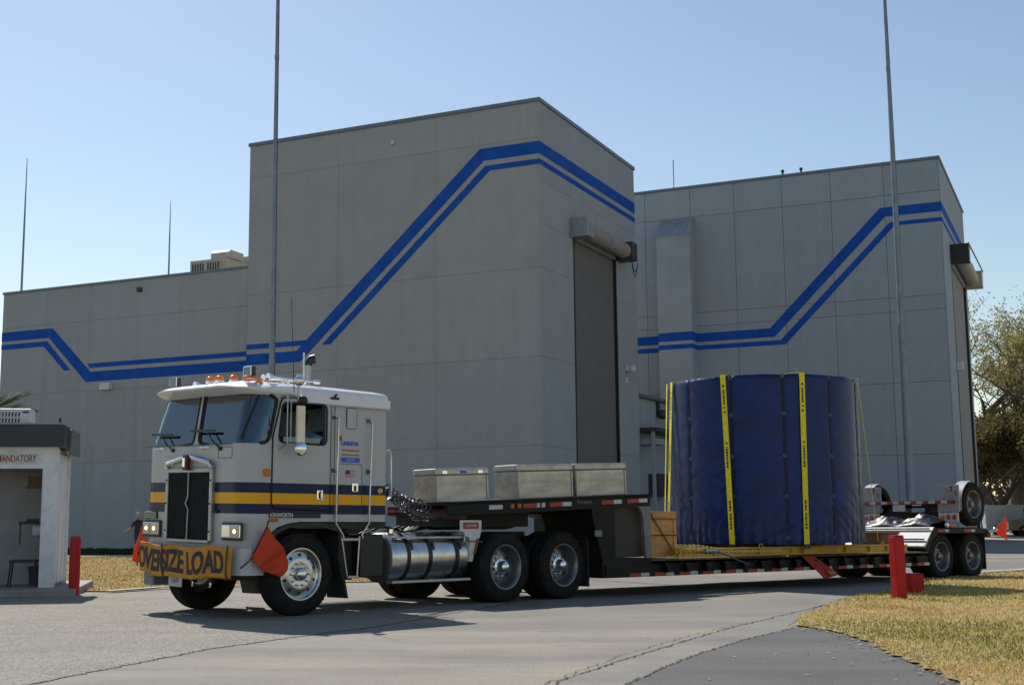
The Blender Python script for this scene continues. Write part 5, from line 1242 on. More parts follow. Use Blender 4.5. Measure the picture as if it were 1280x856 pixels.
# drum under tarpaulin
DU, DR, DZ0, DZ1 = 7.344, 1.855, .79, 3.93
M_tarp = M('blue_tarpaulin', (.0045,.023,.115), .36, var=.25, scale=2.2, bump=.10, bscale=8, spec=.28, dirt=((.02,.03,.09), 2.0, .2))
M_tarpd = M('tarp_webbing', (.008,.010,.03), .7, var=.2)
drum = empty('tarpaulin_drum', atK(DU,0,0)); tag(drum, 'huge drum wrapped in dark blue tarpaulin with laced vertical seams', 'cargo drum')
nA, nZ = 600, 84
SE = [math.radians(20.2+30*k) for k in range(12)]
def tarp_r(a, t):
    """a: angle, t: 0 bottom .. 1 top"""
    d = min(abs((a-s+math.pi) % (2*math.pi)-math.pi) for s in SE); q = d/math.radians(15)
    ca, sa = math.cos(a), math.sin(a)
    r_ = DR + .018*(1-(1-q)**3) - .022*math.exp(-(d/.018)**2)
    e = 1-t
    amp = .0025 + .013*math.exp(-((t-.12)/.20)**2) + .006*math.exp(-q*4) + .008*(.5+.5*math.cos(a-math.radians(170)))**6
    n1 = noise.noise((ca*1.5+t*2.3, sa*2.5-t*1.2, t*5.5)); n2 = noise.noise((ca*7+t*9, sa*7+t*9, t*13-a*2)); n3 = noise.noise((ca*18-t*16, sa*18+t*16, t*20+8))
    z_ = t*3.1; aa = a*1.86; sg_ = 1 if math.cos(a*3+1) > 0 else -1
    p_ = aa*.80+z_*.60*sg_; q_ = -aa*.60*sg_+z_*.80
    cr_ = 1-2*abs(noise.noise((p_*.9, q_*5.5, 3.1+sg_))); cr2 = 1-2*abs(noise.noise((p_*2.2+4, q_*12, 8.)))
    r_ += amp*(.6*n1+.75*cr_**2+.40*cr2**2+.25*n3)
    r_ += .018*math.sin(a*12*5+noise.noise((ca*3, sa*3, 4.))*4)*math.exp(-t*14)        # gathers at the hem
    r_ += .006*math.exp(-(q)*3)*math.sin(t*60)
    return r_
vs = []; fs = []
for j in range(nZ+1):
    t = j/nZ
    for i in range(nA):
        a = 2*math.pi*i/nA; r_ = tarp_r(a, t)
        if t > .985: r_ -= .03*(t-.985)/.015
        z = DZ0 + (DZ1-DZ0)*t + (.018*math.sin(a*12+1)*(1-t) if t < .1 else 0) + (.012*noise.noise((math.cos(a)*6, math.sin(a)*6, 1.)) if t > .95 else 0)
        vs.append((math.cos(a)*r_, math.sin(a)*r_, z))
for j in range(nZ):
    for i in range(nA): i2 = (i+1) % nA; fs.append((j*nA+i, j*nA+i2, (j+1)*nA+i2, (j+1)*nA+i))
k0 = len(vs)
for ring in range(1, 14):
    q = 1-ring/13
    for i in range(nA):
        a = 2*math.pi*i/nA; rr_ = q*(DR-.02); z = DZ1 + .045*(1-q*q) + .012*noise.noise((math.cos(a)*q*5, math.sin(a)*q*5, 7.)) - .0
        vs.append((math.cos(a)*max(rr_, .002), math.sin(a)*max(rr_, .002), z))
for ring in range(13):
    b0 = nZ*nA if ring == 0 else k0+(ring-1)*nA; b1 = k0+ring*nA
    for i in range(nA): i2 = (i+1) % nA; fs.append((b0+i, b0+i2, b1+i2, b1+i))
mb = MB(); mb._add(vs, fs)
tp = mb.build('tarpaulin', M_tarp, drum, True)
MB().lathe([(0,DZ0-.03),(1.5,DZ0-.03),(1.5,DZ0+.1)], (0,0,0), 'z', 48).build('drum_base', M_dark, drum)
for s_ in SE:
    pts = [(math.cos(s_)*(tarp_r(s_, t)+.012), math.sin(s_)*(tarp_r(s_, t)+.012), DZ0+.03+(DZ1-DZ0-.03)*t) for t in [i/24 for i in range(25)]]
    sm = MB(); tn = Vector((-math.sin(s_), math.cos(s_), 0)); rd = Vector((math.cos(s_), math.sin(s_), 0))
    for a, b in zip(pts[:-1], pts[1:]): sm.bar(a, b, .055, .008, up=rd)
    sq = sm.build('seam_webbing', M_tarpd, drum)
    for t in (.03, .27, .51, .76, .985):
        c = Vector((math.cos(s_)*(tarp_r(s_, t)+.022), math.sin(s_)*(tarp_r(s_, t)+.022), DZ0+.03+(DZ1-DZ0-.03)*t))
        MB().tube([c + tn*.027*math.cos(b) + Vector((0,0,.027*math.sin(b))) for b in [2*math.pi*i/14 for i in range(14)]], .006, 6, closed=True).build('ring', M_galvd, sq, True)
# yellow lashing straps
M_strap = M('yellow_webbing', (.90,.74,.015), .7, var=.12, scale=20, bump=.3, bscale=200)
def strap(a_top, a_bot, label, off=.055, wd=.105, out_top=0., out_bot=0., zb=.76, text=True, pull=None):
    e = empty('cargo_strap', atK(DU,0,0)); tag(e, label, 'strap', 'yellow lashing straps over the drum')
    at, ab = math.radians(a_top), math.radians(a_bot)
    top = Vector((math.cos(at)*(DR+off+out_top), math.sin(at)*(DR+off+out_top), DZ1+.02)); 
    bot = Vector((math.cos(ab)*(DR+off+out_bot), math.sin(ab)*(DR+off+out_bot), zb)) if pull is None else Vector(pull)
    am = (at+ab)/2; rd = Vector((math.cos(am), math.sin(am), 0))
    inn = Vector((math.cos(at)*(DR-.5), math.sin(at)*(DR-.5), DZ1+.07)); cen = Vector((0,0,DZ1+.085))
    mb = MB(); mb.bar(bot, top, wd, .006, up=rd); 
    for p, q in ((top, inn), (inn, cen)): mb.bar(p, q, wd, .006, up=(0,0,1))
    s_ = mb.build('webbing', M_strap, e)
    if text:
        d = (bot-top).normalized(); sd_ = rd.cross(d).normalized(); L_ = (bot-top).length
        for t in (.06,.40,.74):
            p = top + d*L_*t + rd*.0045
            rk = random.Random(int(t*100)); q = 0.; mk = MB()
            while q < .52:
                l_ = rk.uniform(.02, .05); c_ = p + d*(q+l_/2)
                mk.obox(c_, d, sd_, rd, l_/2, .018, .0008); q += l_ + (rk.uniform(.008, .016) if rk.random() < .8 else .05)
            mk.build('black_print', M_black, s_)['kind'] = 'stuff'
    mb = MB(); mb.box(-.06,.06,-.02,.02,-.05,.03,.008); mb.map(lambda v: bot + Vector((-rd.y,rd.x,0))*v.x + rd*v.y + Vector((0,0,v.z))); mb.build('strap_hook', M_dark, e)
    return e
strap(-163.6, -160.9, 'yellow strap with black print left of the drum centre')
strap(-118.7, -119.7, 'yellow strap with black print right of the drum centre')
strap(152, 155., 'yellow strap edge-on at the left rim of the drum', pull=(-1.90,.89,.77))
strap(-68, -62, 'thin slack yellow strap hanging off the right rim of the drum', wd=.03, out_bot=.05, text=False, pull=(2.55,-.85,.77))
strap(141, 150., 'half hidden yellow strap just behind the left rim of the drum', wd=.07, text=False, pull=(-1.86,1.02,.77))
# chains on the cradle frame
M_chain = M('chain_gold', (.55,.42,.20), .35, .9, var=.2, scale=12)
def chain(pts, label, wr=.0085, ln=.055, mat=None):
    pts = [Vector(p) for p in pts]; mb = MB(); i = 0
    L_ = sum((b-a).length for a, b in zip(pts[:-1], pts[1:])); n = int(L_/ln)
    def at(s):
        for a, b in zip(pts[:-1], pts[1:]):
            l = (b-a).length
            if s <= l: return a.lerp(b, s/l), (b-a).normalized()
            s -= l
        return pts[-1], (pts[-1]-pts[-2]).normalized()
    for k in range(n):
        c, d = at((k+.5)*ln); s_ = d.cross(Vector((0,0,1)) if abs(d.z) < .9 else Vector((1,0,0))).normalized(); u_ = s_.cross(d)
        q = s_ if k % 2 else u_
        mb.tube([c + d*ln*.62*math.cos(b) + q*ln*.34*math.sin(b) for b in [2*math.pi*i/8 for i in range(8)]], wr, 5, closed=True)
    o = mb.build('tie_down_chain', mat or M_chain, None, True); o.matrix_world = KM; tag(o, label, 'chain', 'tie-down chains on the yellow frame'); return o
chain([(3.05,-1.47,.80),(3.6,-1.48,.79),(4.0,-1.48,.74),(4.25,-1.48,.72)], 'upper bright tie-down chain across the front end of the yellow frame')
chain([(3.05,-1.48,.70),(3.5,-1.49,.72),(4.1,-1.49,.69),(5.0,-1.48,.68),(5.9,-1.47,.68)], 'long middle tie-down chain running along the yellow beam')
chain([(2.95,-1.38,.61),(3.3,-1.49,.64),(3.9,-1.49,.63),(4.2,-1.47,.66)], 'low tie-down chain hanging beside the crate')
cb_ = MB().tube([(3.75,-1.52,.71),(4.05,-1.53,.70)], .03, 8); cb_.tube([(4.05,-1.53,.70),(4.45,-1.50,.60)], .014, 6)
o = cb_.build('chain_binder', M_alu, None, True); o.matrix_world = KM; tag(o, 'silver chain binder lever on the yellow frame beside the crate', 'chain binder')
mb = MB(); mb.bar((5.1,-1.36,.44),(4.6,-1.36,.58),.05,.01); o = mb.build('loose_strap_end', M('strap_grey', (.2,.2,.21), .8)); o.matrix_world = KM; tag(o, 'short grey strap end tied below the yellow beam', 'strap')
# crate on the front of the bed
M_crate = M('crate_pine', (.50,.22,.06), .75, var=.22, scale=3, stretch=(1,1,7), bump=.25, bscale=20, col2=(.68,.34,.12))
M_crate2 = M('crate_frame_pine', (.22,.10,.04), .75, var=.25, scale=3, bump=.2)
cr_ = empty('wooden_crate', atK(2.72,-1.15,BED_T)); tag(cr_, 'orange-brown wooden crate strapped on the trailer bed beside the drum', 'crate')
for k in range(4): MB().box(.05+k*.155,.05+k*.155+.152,0,.02,.05,.74,.003).build('board', M_crate, cr_)
MB().box(.03,.68,.02,.95,.04,.73).build('inner_box', M_crate2, cr_)
for (a, b, c, d) in ((.0,.71,.66,.76),(0,.71,.02,.11)): MB().box(a,b,-.02,.0,c,d,.004).build('rail', M_crate, cr_)
for (a, b) in ((0,.07),(.64,.71)): MB().box(a,b,-.018,.0,.11,.66,.004).build('stile', M_crate, cr_)
for k in range(5): MB().box(.0,.03,.02+k*.19,.02+k*.19+.186,.05,.74,.003).build('end_board', M_crate, cr_)
MB().box(-.01,.72,-.02,.97,.76,.785,.004).build('lid', M_crate, cr_)
mb = MB(); mb.box(.0,.71,-.026,-.021,.375,.395); mb.box(0,.71,-.026,-.021,.655,.67); mb.bar((.05,-.03,.76),(.66,-.03,.05),.022,.006,up=(0,1,0)); mb.build('lashing', M_black, cr_)
# small brown box behind the yellow frame, black tarp heap on the ramp
sb = empty('small_wooden_box', atK(10.25,-.70,BED_T)); tag(sb, 'small brown wooden box at the rear end of the yellow frame', 'box')
MB().box(0,.62,0,.75,.10,.36,.01).build('body', M_wood, sb); MB().box(-.02,.64,-.02,.77,.36,.41,.008).build('lid', M_wood, sb)
for xx in (.05,.5): MB().box(xx,xx+.09,0,.75,0,.10).build('runner', M_wood, sb)
mb = MB(); vs = []; fs = []; n1_, n2_ = 60, 26
rs = random.Random(4)
for j in range(n2_+1):
    for i in range(n1_+1):
        a, b = i/n1_, j/n2_; y_ = -1.15+2.3*a; x_ = 11.36+.85*b
        env = math.sin(math.pi*min(1, max(0, b)))**.6 * (min(1, (1-a)*5+.15)**.5) * (min(1, a*4+.25)**.5)
        z_ = 1.085 + env*(.20 + .15*noise.noise((a*4, b*2, 0)) + .10*abs(noise.noise((a*11+b*5, b*6-a*4, 5))) + (.09 if a > .45 else 0)*math.sin(a*6))
        vs.append((x_, y_, max(z_, 1.086)))
for j in range(n2_):
    for i in range(n1_): k = j*(n1_+1)+i; fs.append((k, k+1, k+n1_+2, k+n1_+1))
mb._add(vs, fs); o = mb.build('folded_tarpaulin', M('black_tarp', (.010,.010,.011), .40, var=.2), None, True); o.matrix_world = KM
md = o.modifiers.new('thick', 'SOLIDIFY'); md.thickness = .01; tag(o, 'heap of folded shiny black tarpaulin on the rear deck of the trailer', 'tarpaulin')
# three aluminium tool boxes on the gooseneck
M_tb = M('tread_aluminium', (.44,.41,.37), .38, .75, var=.25, scale=2.5, stretch=(1,1,2.5), bump=.05, bscale=3, dirt=((.30,.25,.19), 2.5, .5))
def toolbox(x0, x1, h, label, latches=True):
    m_ = atK(x0, -.90, dk(x0)+.004) @ Matrix.Rotation(-math.atan(.0425), 4, 'Y'); e = empty('aluminium_tool_box', m_); tag(e, label, 'tool box', 'aluminium tool boxes on the gooseneck'); L_ = x1-x0
    MB().box(.01,L_-.01,.01,.56,0,h*.80,.008).build('body', M_tb, e)
    ld = MB().box(0,L_,0,.57,h*.805,h,.02).build('lid', M_tb, e)
    MB().box(.005,L_-.005,.004,.012,h*.785,h*.81).build('shadow_gap', M_black, e)
    for xx in (.02, L_-.05): MB().box(xx,xx+.03,-.004,.01,.01,h*.78,.003).build('corner_edge', M_alud, e)
    if latches:
        for xx in (L_*.17, L_*.83):
            l_ = MB().box(xx-.045,xx+.045,-.012,.0,h*.83,h*.94,.006).build('latch', M_chrome, ld); 
        MB().box(L_*.46,L_*.58,-.004,.0,h*.845,h*.93).build('blue_label', MBl, ld)
    return e
toolbox(-1.50, -.47, .49, 'first aluminium tool box, front one with two latches and a blue label')
toolbox(.09, 1.30, .53, 'middle aluminium tool box, the longest on the gooseneck', False)
toolbox(1.34, 2.53, .53, 'rear aluminium tool box beside the grey hangar door', False)

# ------------------------------------------------------------------ oversize load banner and flags
M_ban = M('banner_yellow', (.58,.25,.015), .7, var=.22, scale=5, dirt=((.34,.18,.03), 5, .5))
def ban(s, t):
    """s: 0 far end .. 1 near end, t: 0 bottom .. 1 top -> truck local"""
    y = 1.10 - 2.24*s; bul = .10*(1-(2*s-1)**2)
    x = -1.015 - bul + (.28*max(0, (.06-s)/.06) if s < .06 else 0) + .014*math.sin(s*23+t*3) + .004*math.sin(s*51-t*5)*(1-t)
    ln = (1.2+y)*.027
    z = .50 + .385*t + .05*(1-s)*0 - .02*math.sin(math.pi*s)*(1-t) + .012*math.sin(s*17) - .022*math.sin(math.pi*s) + ln - .05*max(0, (.05-s)/.05)
    y += -.05*(1-t)*0 + (.05*(1-t) if s < .1 else 0)
    return Vector((x, y, z))
vs = []; fs = []
for j in range(13):
    for i in range(81): vs.append(ban(i/80, j/12))
for j in range(12):
    for i in range(80): k = j*81+i; fs.append((k, k+1, k+82, k+81))
mb = MB(); mb._add(vs, fs); bn = empty('oversize_load_banner', TM); tag(bn, 'faded yellow banner with black lettering across the truck bumper', 'banner')
o = mb.build('banner_cloth', M_ban, bn, True); md = o.modifiers.new('thick', 'SOLIDIFY'); md.thickness = .004
M_banl = M('banner_ink', (.030,.022,.035), .7, var=.3, scale=8)
vs_, fs_ = text_mesh('OVERSIZE LOAD', 1.0, .0, 'LEFT', 1.0, 1.0, .032)
x0_, x1_ = min(v[0] for v in vs_), max(v[0] for v in vs_); y0_, y1_ = min(v[1] for v in vs_), max(v[1] for v in vs_)
b = bmesh.new(); bv = [b.verts.new(v) for v in vs_]; 
for f in fs_:
    try: b.faces.new([bv[i] for i in f])
    except ValueError: pass
for k in range(1, 60): bmesh.ops.bisect_plane(b, geom=b.verts[:]+b.edges[:]+b.faces[:], plane_co=(x0_+(x1_-x0_)*k/60,0,0), plane_no=(1,0,0))
for k in range(1, 5): bmesh.ops.bisect_plane(b, geom=b.verts[:]+b.edges[:]+b.faces[:], plane_co=(0,y0_+(y1_-y0_)*k/5,0), plane_no=(0,1,0))
b.verts.index_update(); mb = MB()
mb._add([ban(.045+.895*(v.co.x-x0_)/(x1_-x0_), .14+.72*(v.co.y-y0_)/(y1_-y0_)) + Vector((-.007,0,0)) for v in b.verts], [[v.index for v in f.verts] for f in b.faces]); b.free()
mb.build('lettering', M_banl, bn)
mb = MB()
for s0 in (.36,.965):
    for k in range(10): mb.bar(ban(s0, k/10*1.1-.05)+Vector((-.012,0,0)), ban(s0, (k+1)/10*1.1-.05)+Vector((-.012,0,0)), .022, .006, up=(1,0,0))
mb.build('bungee_cord', M_black, bn)
M_flag = M('orange_flag', (.82,.085,.015), .7, var=.15, scale=5)
M_flag.node_tree.nodes['Principled BSDF'].inputs['Subsurface Weight'].default_value = .0
_N = M_flag.node_tree.nodes; _L = M_flag.node_tree.links; _tr = _N.new('ShaderNodeBsdfTranslucent'); _tr.inputs[0].default_value = (.9,.12,.03,1); _mx = _N.new('ShaderNodeMixShader'); _mx.inputs[0].default_value = .3
_L.new(_N['Principled BSDF'].outputs[0], _mx.inputs[1]); _L.new(_tr.outputs[0], _mx.inputs[2]); _L.new(_mx.outputs[0], _N['Material Output'].inputs[0])
def flag(mat4, corners, pole, label, wave=.03, mats=None, n=18, hang=0.):
    """corners a,b,c,d in local coordinates, cloth with waves along its normal"""
    e = empty('warning_flag', mat4); tag(e, label, 'flag', 'orange warning flags on truck and trailer')
    a, b_, c, d = [Vector(p) for p in corners]; nrm = (b_-a).cross(d-a).normalized(); vs = []; fs = []
    for j in range(n+1):
        for i in range(n+1):
            s, t = i/n, j/n; p = (a*(1-s)+b_*s)*(1-t) + (d*(1-s)+c*s)*t
            p = p + nrm*wave*(math.sin((s*1.6+t*1.1)*5)*(.25+s) + .45*math.sin(s*17+t*6+1)*(.2+t)) + Vector((0,0,-hang*math.sin(math.pi*s)*t))
            vs.append(p)
    for j in range(n):
        for i in range(n): k = j*(n+1)+i; fs.append((k, k+1, k+n+2, k+n+1))
    mb = MB(); mb._add(vs, fs); o = mb.build('cloth', mats or M_flag, e, True); md = o.modifiers.new('thick', 'SOLIDIFY'); md.thickness = .003
    if pole: MB().tube(pole, .010, 6).build('stick', M_black, e, True)
    return e
flag(TM, [(-.63,-1.33,1.135),(-.27,-1.33,.69),(-.42,-1.35,.50),(-.86,-1.33,.745)], [(-.60,-1.30,1.20),(-.64,-1.32,1.12),(-.87,-1.32,.72),(-.93,-1.20,.62)], 'orange flag hanging in front of the near front wheel', .035, hang=.05)
flag(TM, [(-.92,1.20,1.16),(-.90,1.06,.93),(-.93,1.16,.66),(-.95,1.34,.68)], [(-.90,1.20,1.2),(-.93,1.24,.62)], 'orange flag at the far front corner of the truck, left of the banner', .03)
flag(KM, [(6.62,-1.36,.575),(7.02,-1.36,.56),(7.66,-1.42,.20),(7.22,-1.42,.13)], None, 'red flag with a pale label hanging below the middle of the trailer bed', .012, M('flag_red', (.42,.03,.015), .7, var=.15))
flag(KM, [(14.28,-1.30,1.32),(13.72,-1.30,1.00),(13.73,-1.31,.98),(14.25,-1.32,.78)], [(13.66,-1.33,.98),(14.30,-1.30,1.36)], 'orange flag on a stick at the rear end of the trailer', .03)
o = MB().prism([(7.27,.27),(7.50,.29),(7.62,.22),(7.38,.205)], -1.437, -1.432, 'xz').build('flag_label', M('label_tan', (.45,.2,.1), .7)); o.parent = bpy.data.objects['warning_flag.002']
# ------------------------------------------------------------------ people
M_skin = M('skin', (.36,.19,.13), .55, var=.08); M_hair = M('grey_hair', (.35,.33,.31), .8, var=.15, scale=30)
M_navy = M('navy_shirt', (.022,.024,.05), .85, var=.2, scale=8); M_jean = M('blue_jeans', (.022,.035,.07), .85, var=.25, scale=12); M_ltblue = M('light_blue_shirt', (.22,.33,.52), .8, var=.1, scale=10); M_shoe = M('dark_shoe', (.02,.018,.016), .6)
def skinned(name, verts, edges, radii, mats, parent, faceslot=None, levels=2, root=0):
    me = bpy.data.meshes.new(name); me.from_pydata(verts, edges, []); o = bpy.data.objects.new(name, me); COL.objects.link(o)
    if parent: o.parent = parent
    sk = o.modifiers.new('skin', 'SKIN'); sk.use_smooth_shade = True
    sv = me.skin_vertices[0].data if me.skin_vertices else None
    if sv is None:
        b = bmesh.new(); b.from_mesh(me); b.verts.layers.skin.verify(); b.to_mesh(me); b.free(); sv = me.skin_vertices[0].data
    for i, r_ in enumerate(radii): sv[i].radius = r_ if isinstance(r_, tuple) else (r_, r_)
    sv[root].use_root = True
    sb_ = o.modifiers.new('sub', 'SUBSURF'); sb_.levels = levels; sb_.render_levels = levels
    dg = bpy.context.evaluated_depsgraph_get(); m2 = bpy.data.meshes.new_from_object(o.evaluated_get(dg)); o.modifiers.clear(); o.data = m2
    if not isinstance(mats, (list, tuple)): mats = [mats]
    m2.materials.clear()
    for q in mats: m2.materials.append(q)
    if faceslot:
        for p in m2.polygons: p.material_index = faceslot(p.center)
    m2.polygons.foreach_set('use_smooth', [True]*len(m2.polygons)); return o
def hand(parent, wrist, d, palm_n, mat, s=1.):
    """small five-fingered hand, slightly curled"""
    d = Vector(d).normalized(); n = Vector(palm_n).normalized(); sd_ = d.cross(n).normalized(); w_ = Vector(wrist)
    V = [w_, w_+d*.05*s, w_+d*.09*s]; E = [(0,1),(1,2)]; R_ = [.024*s, .036*s, .034*s]
    for k, (o_, l_) in enumerate(((-.028,.07),(-.009,.08),(.011,.075),(.029,.06))):
        b0 = len(V); V += [w_+d*.10*s+sd_*o_*s, w_+d*(.10+l_*.5)*s+sd_*o_*s*1.1+n*.01*s, w_+d*(.10+l_*.9)*s+sd_*o_*s*1.1+n*.03*s]; E += [(2,b0),(b0,b0+1),(b0+1,b0+2)]; R_ += [.0095*s,.009*s,.008*s]
    b0 = len(V); V += [w_+d*.045*s-sd_*.045*s+n*.01*s, w_+d*.085*s-sd_*.06*s+n*.025*s]; E += [(1,b0),(b0,b0+1)]; R_ += [.011*s,.009*s]
    return skinned('hand', V, E, R_, mat, parent, levels=1)
def head(parent, c, fwd, mat_s, mat_h, bald=.0, s=1.):
    f = Vector(fwd).normalized(); r_ = f.cross(Vector((0,0,1))).normalized(); up = Vector((0,0,1)); c = Vector(c)
    mb = MB(); prof = 18
    mb.sphere((0,0,0), 1, 24, 16)
    def shape(v):
        x, y, z = v.x, v.y, v.z                     # y forward
        w_ = .078*(1 - .25*max(0,-z)**2); dp = .098*(1-.12*max(0,-z)); hh = .122
        px_, py_, pz_ = x*w_, y*dp, z*hh
        if y > .3 and abs(x) < .25 and -.35 < z < .1: py_ += .022*(1-abs(x)/.25)*(1-abs(z+.2)/.3 if abs(z+.2) < .3 else 0)   # nose
        if y > .5 and abs(abs(x)-.35) < .16 and abs(z-.05) < .12: py_ -= .010                                               # eye sockets
        if y > .5 and abs(x) < .35 and abs(z+.52) < .07: py_ -= .006                                                          # mouth
        return c + r_*px_*s + f*py_*s + up*pz_*s
    mb.map(shape)
    h_ = mb.build('head', mat_s, parent, True)
    mb = MB()
    for sg_ in (-1, 1): mb.sphere(tuple(c + r_*.078*sg_*s - f*.005*s), .03*s, 8, 6, (.4,.8,1.1))
    mb.build('ears', mat_s, h_, True)
    mb = MB()
    for sg_ in (-1, 1): mb.sphere(tuple(c + r_*.03*sg_*s + f*.088*s + up*.012*s), .009*s, 8, 6)
    mb.build('eyes', M_black, h_, True)
    mb = MB(); mb.sphere((0,0,0), 1, 22, 14); keep = []
    mb.map(lambda v: c + r_*v.x*.086*s + f*(v.y*.104-.012)*s + up*(v.z*.118+.018)*s)
    fs = []
    for fc in mb.f:
        cc = sum((Vector(mb.v[i]) for i in fc), Vector())/len(fc) - c
        if cc.z > .045*s or (cc.dot(f) < -.02*s and cc.z > -.07*s): fs.append(fc)
    mb.f = fs; mb.mi = [0]*len(fs); mb.build('hair', mat_h, h_, True)
    mb = MB(); mb.tube([c-up*.17*s-f*.02*s, c-up*.07*s-f*.015*s], [.062*s,.055*s], 14); mb.build('neck', mat_s, h_, True)
    return h_
# man walking between the shed and the truck
wp_ = Vector((-15.05, 50.45, 0)); wz = g(wp_.x, wp_.y)+.02
man = empty('person', Matrix.Translation((wp_.x, wp_.y, wz)) @ Matrix.Rotation(math.radians(65), 4, 'Z')); tag(man, 'grey-haired man in a dark shirt and jeans walking on the lawn behind the truck front', 'person')
# local: +y is his walking direction (towards the left of the picture), +x his right
V = [(0,0,.98),(0,.01,1.15),(0,.03,1.34),(0,.03,1.46),(.11,0,.93),(.12,.16,.50),(.12,.05,.12),(.12,.20,.05),(-.11,0,.93),(-.12,-.06,.50),(-.12,-.30,.16),(-.12,-.20,.06),
     (.19,.02,1.42),(.25,-.06,1.16),(.25,.06,.95),(-.19,.02,1.42),(-.27,.12,1.18),(-.26,.36,1.06)]
E = [(0,1),(1,2),(2,3),(0,4),(4,5),(5,6),(6,7),(0,8),(8,9),(9,10),(10,11),(3,12),(12,13),(13,14),(3,15),(15,16),(16,17)]
R_ = [(.16,.12),(.155,.12),(.17,.125),(.10,.08),.105,.075,.05,(.04,.035),.105,.075,.05,(.04,.035),.07,.05,.038,.07,.05,.038]
def slot(c):
    if c.z < .10: return 3
    if c.z < 1.0 and abs(c.x) < .2 and c.y < .34: return 1
    if abs(c.x) > .2 and c.z < 1.2: return 2
    return 0
skinned('body', V, E, R_, [M_navy, M_jean, M_skin, M_shoe], man, slot)
hand(man, (.25,.07,.93), (0,.35,-1), (-1,0,0), M_skin); hand(man, (-.26,.38,1.05), (0,1,-.4), (1,0,0), M_skin)
head(man, (0,.05,1.66), (0,1,-.05), M_skin, M_hair)
# driver in the cab (cab coordinates: x rearward, near side y-)
drv = empty('person', TM); tag(drv, 'driver in a light blue shirt leaning an elbow on the open cab window', 'person')
V = [(.45,-.62,1.80),(.42,-.62,2.02),(.40,-.63,2.24),(.40,-.63,2.36),(.15,-.74,1.80),(-.15,-.74,1.55),(.15,-.5,1.80),(-.15,-.5,1.55),
     (.38,-.83,2.32),(.36,-1.13,2.245),(.14,-1.06,2.24),(.38,-.43,2.32),(.20,-.40,2.08),(-.05,-.52,2.16)]
E = [(0,1),(1,2),(2,3),(0,4),(4,5),(0,6),(6,7),(3,8),(8,9),(9,10),(3,11),(11,12),(12,13)]
R_ = [(.17,.14),(.17,.14),(.18,.14),(.10,.08),.09,.07,.09,.07,.08,.062,.04,.08,.055,.038]
skinned('body', V, E, R_, [M_ltblue, M_jean, M_skin], drv, lambda c: 1 if c.z < 1.85 and c.x < .35 else (2 if c.x < .12 else 0))
hand(drv, (.12,-1.06,2.24), (-1,.1,.1), (0,0,-1), M_skin); hand(drv, (-.06,-.52,2.17), (-1,-.1,.1), (0,0,-1), M_skin)
head(drv, (.36,-.63,2.56), (-1,-.25,0), M_skin, M('dark_hair', (.03,.02,.015), .8))
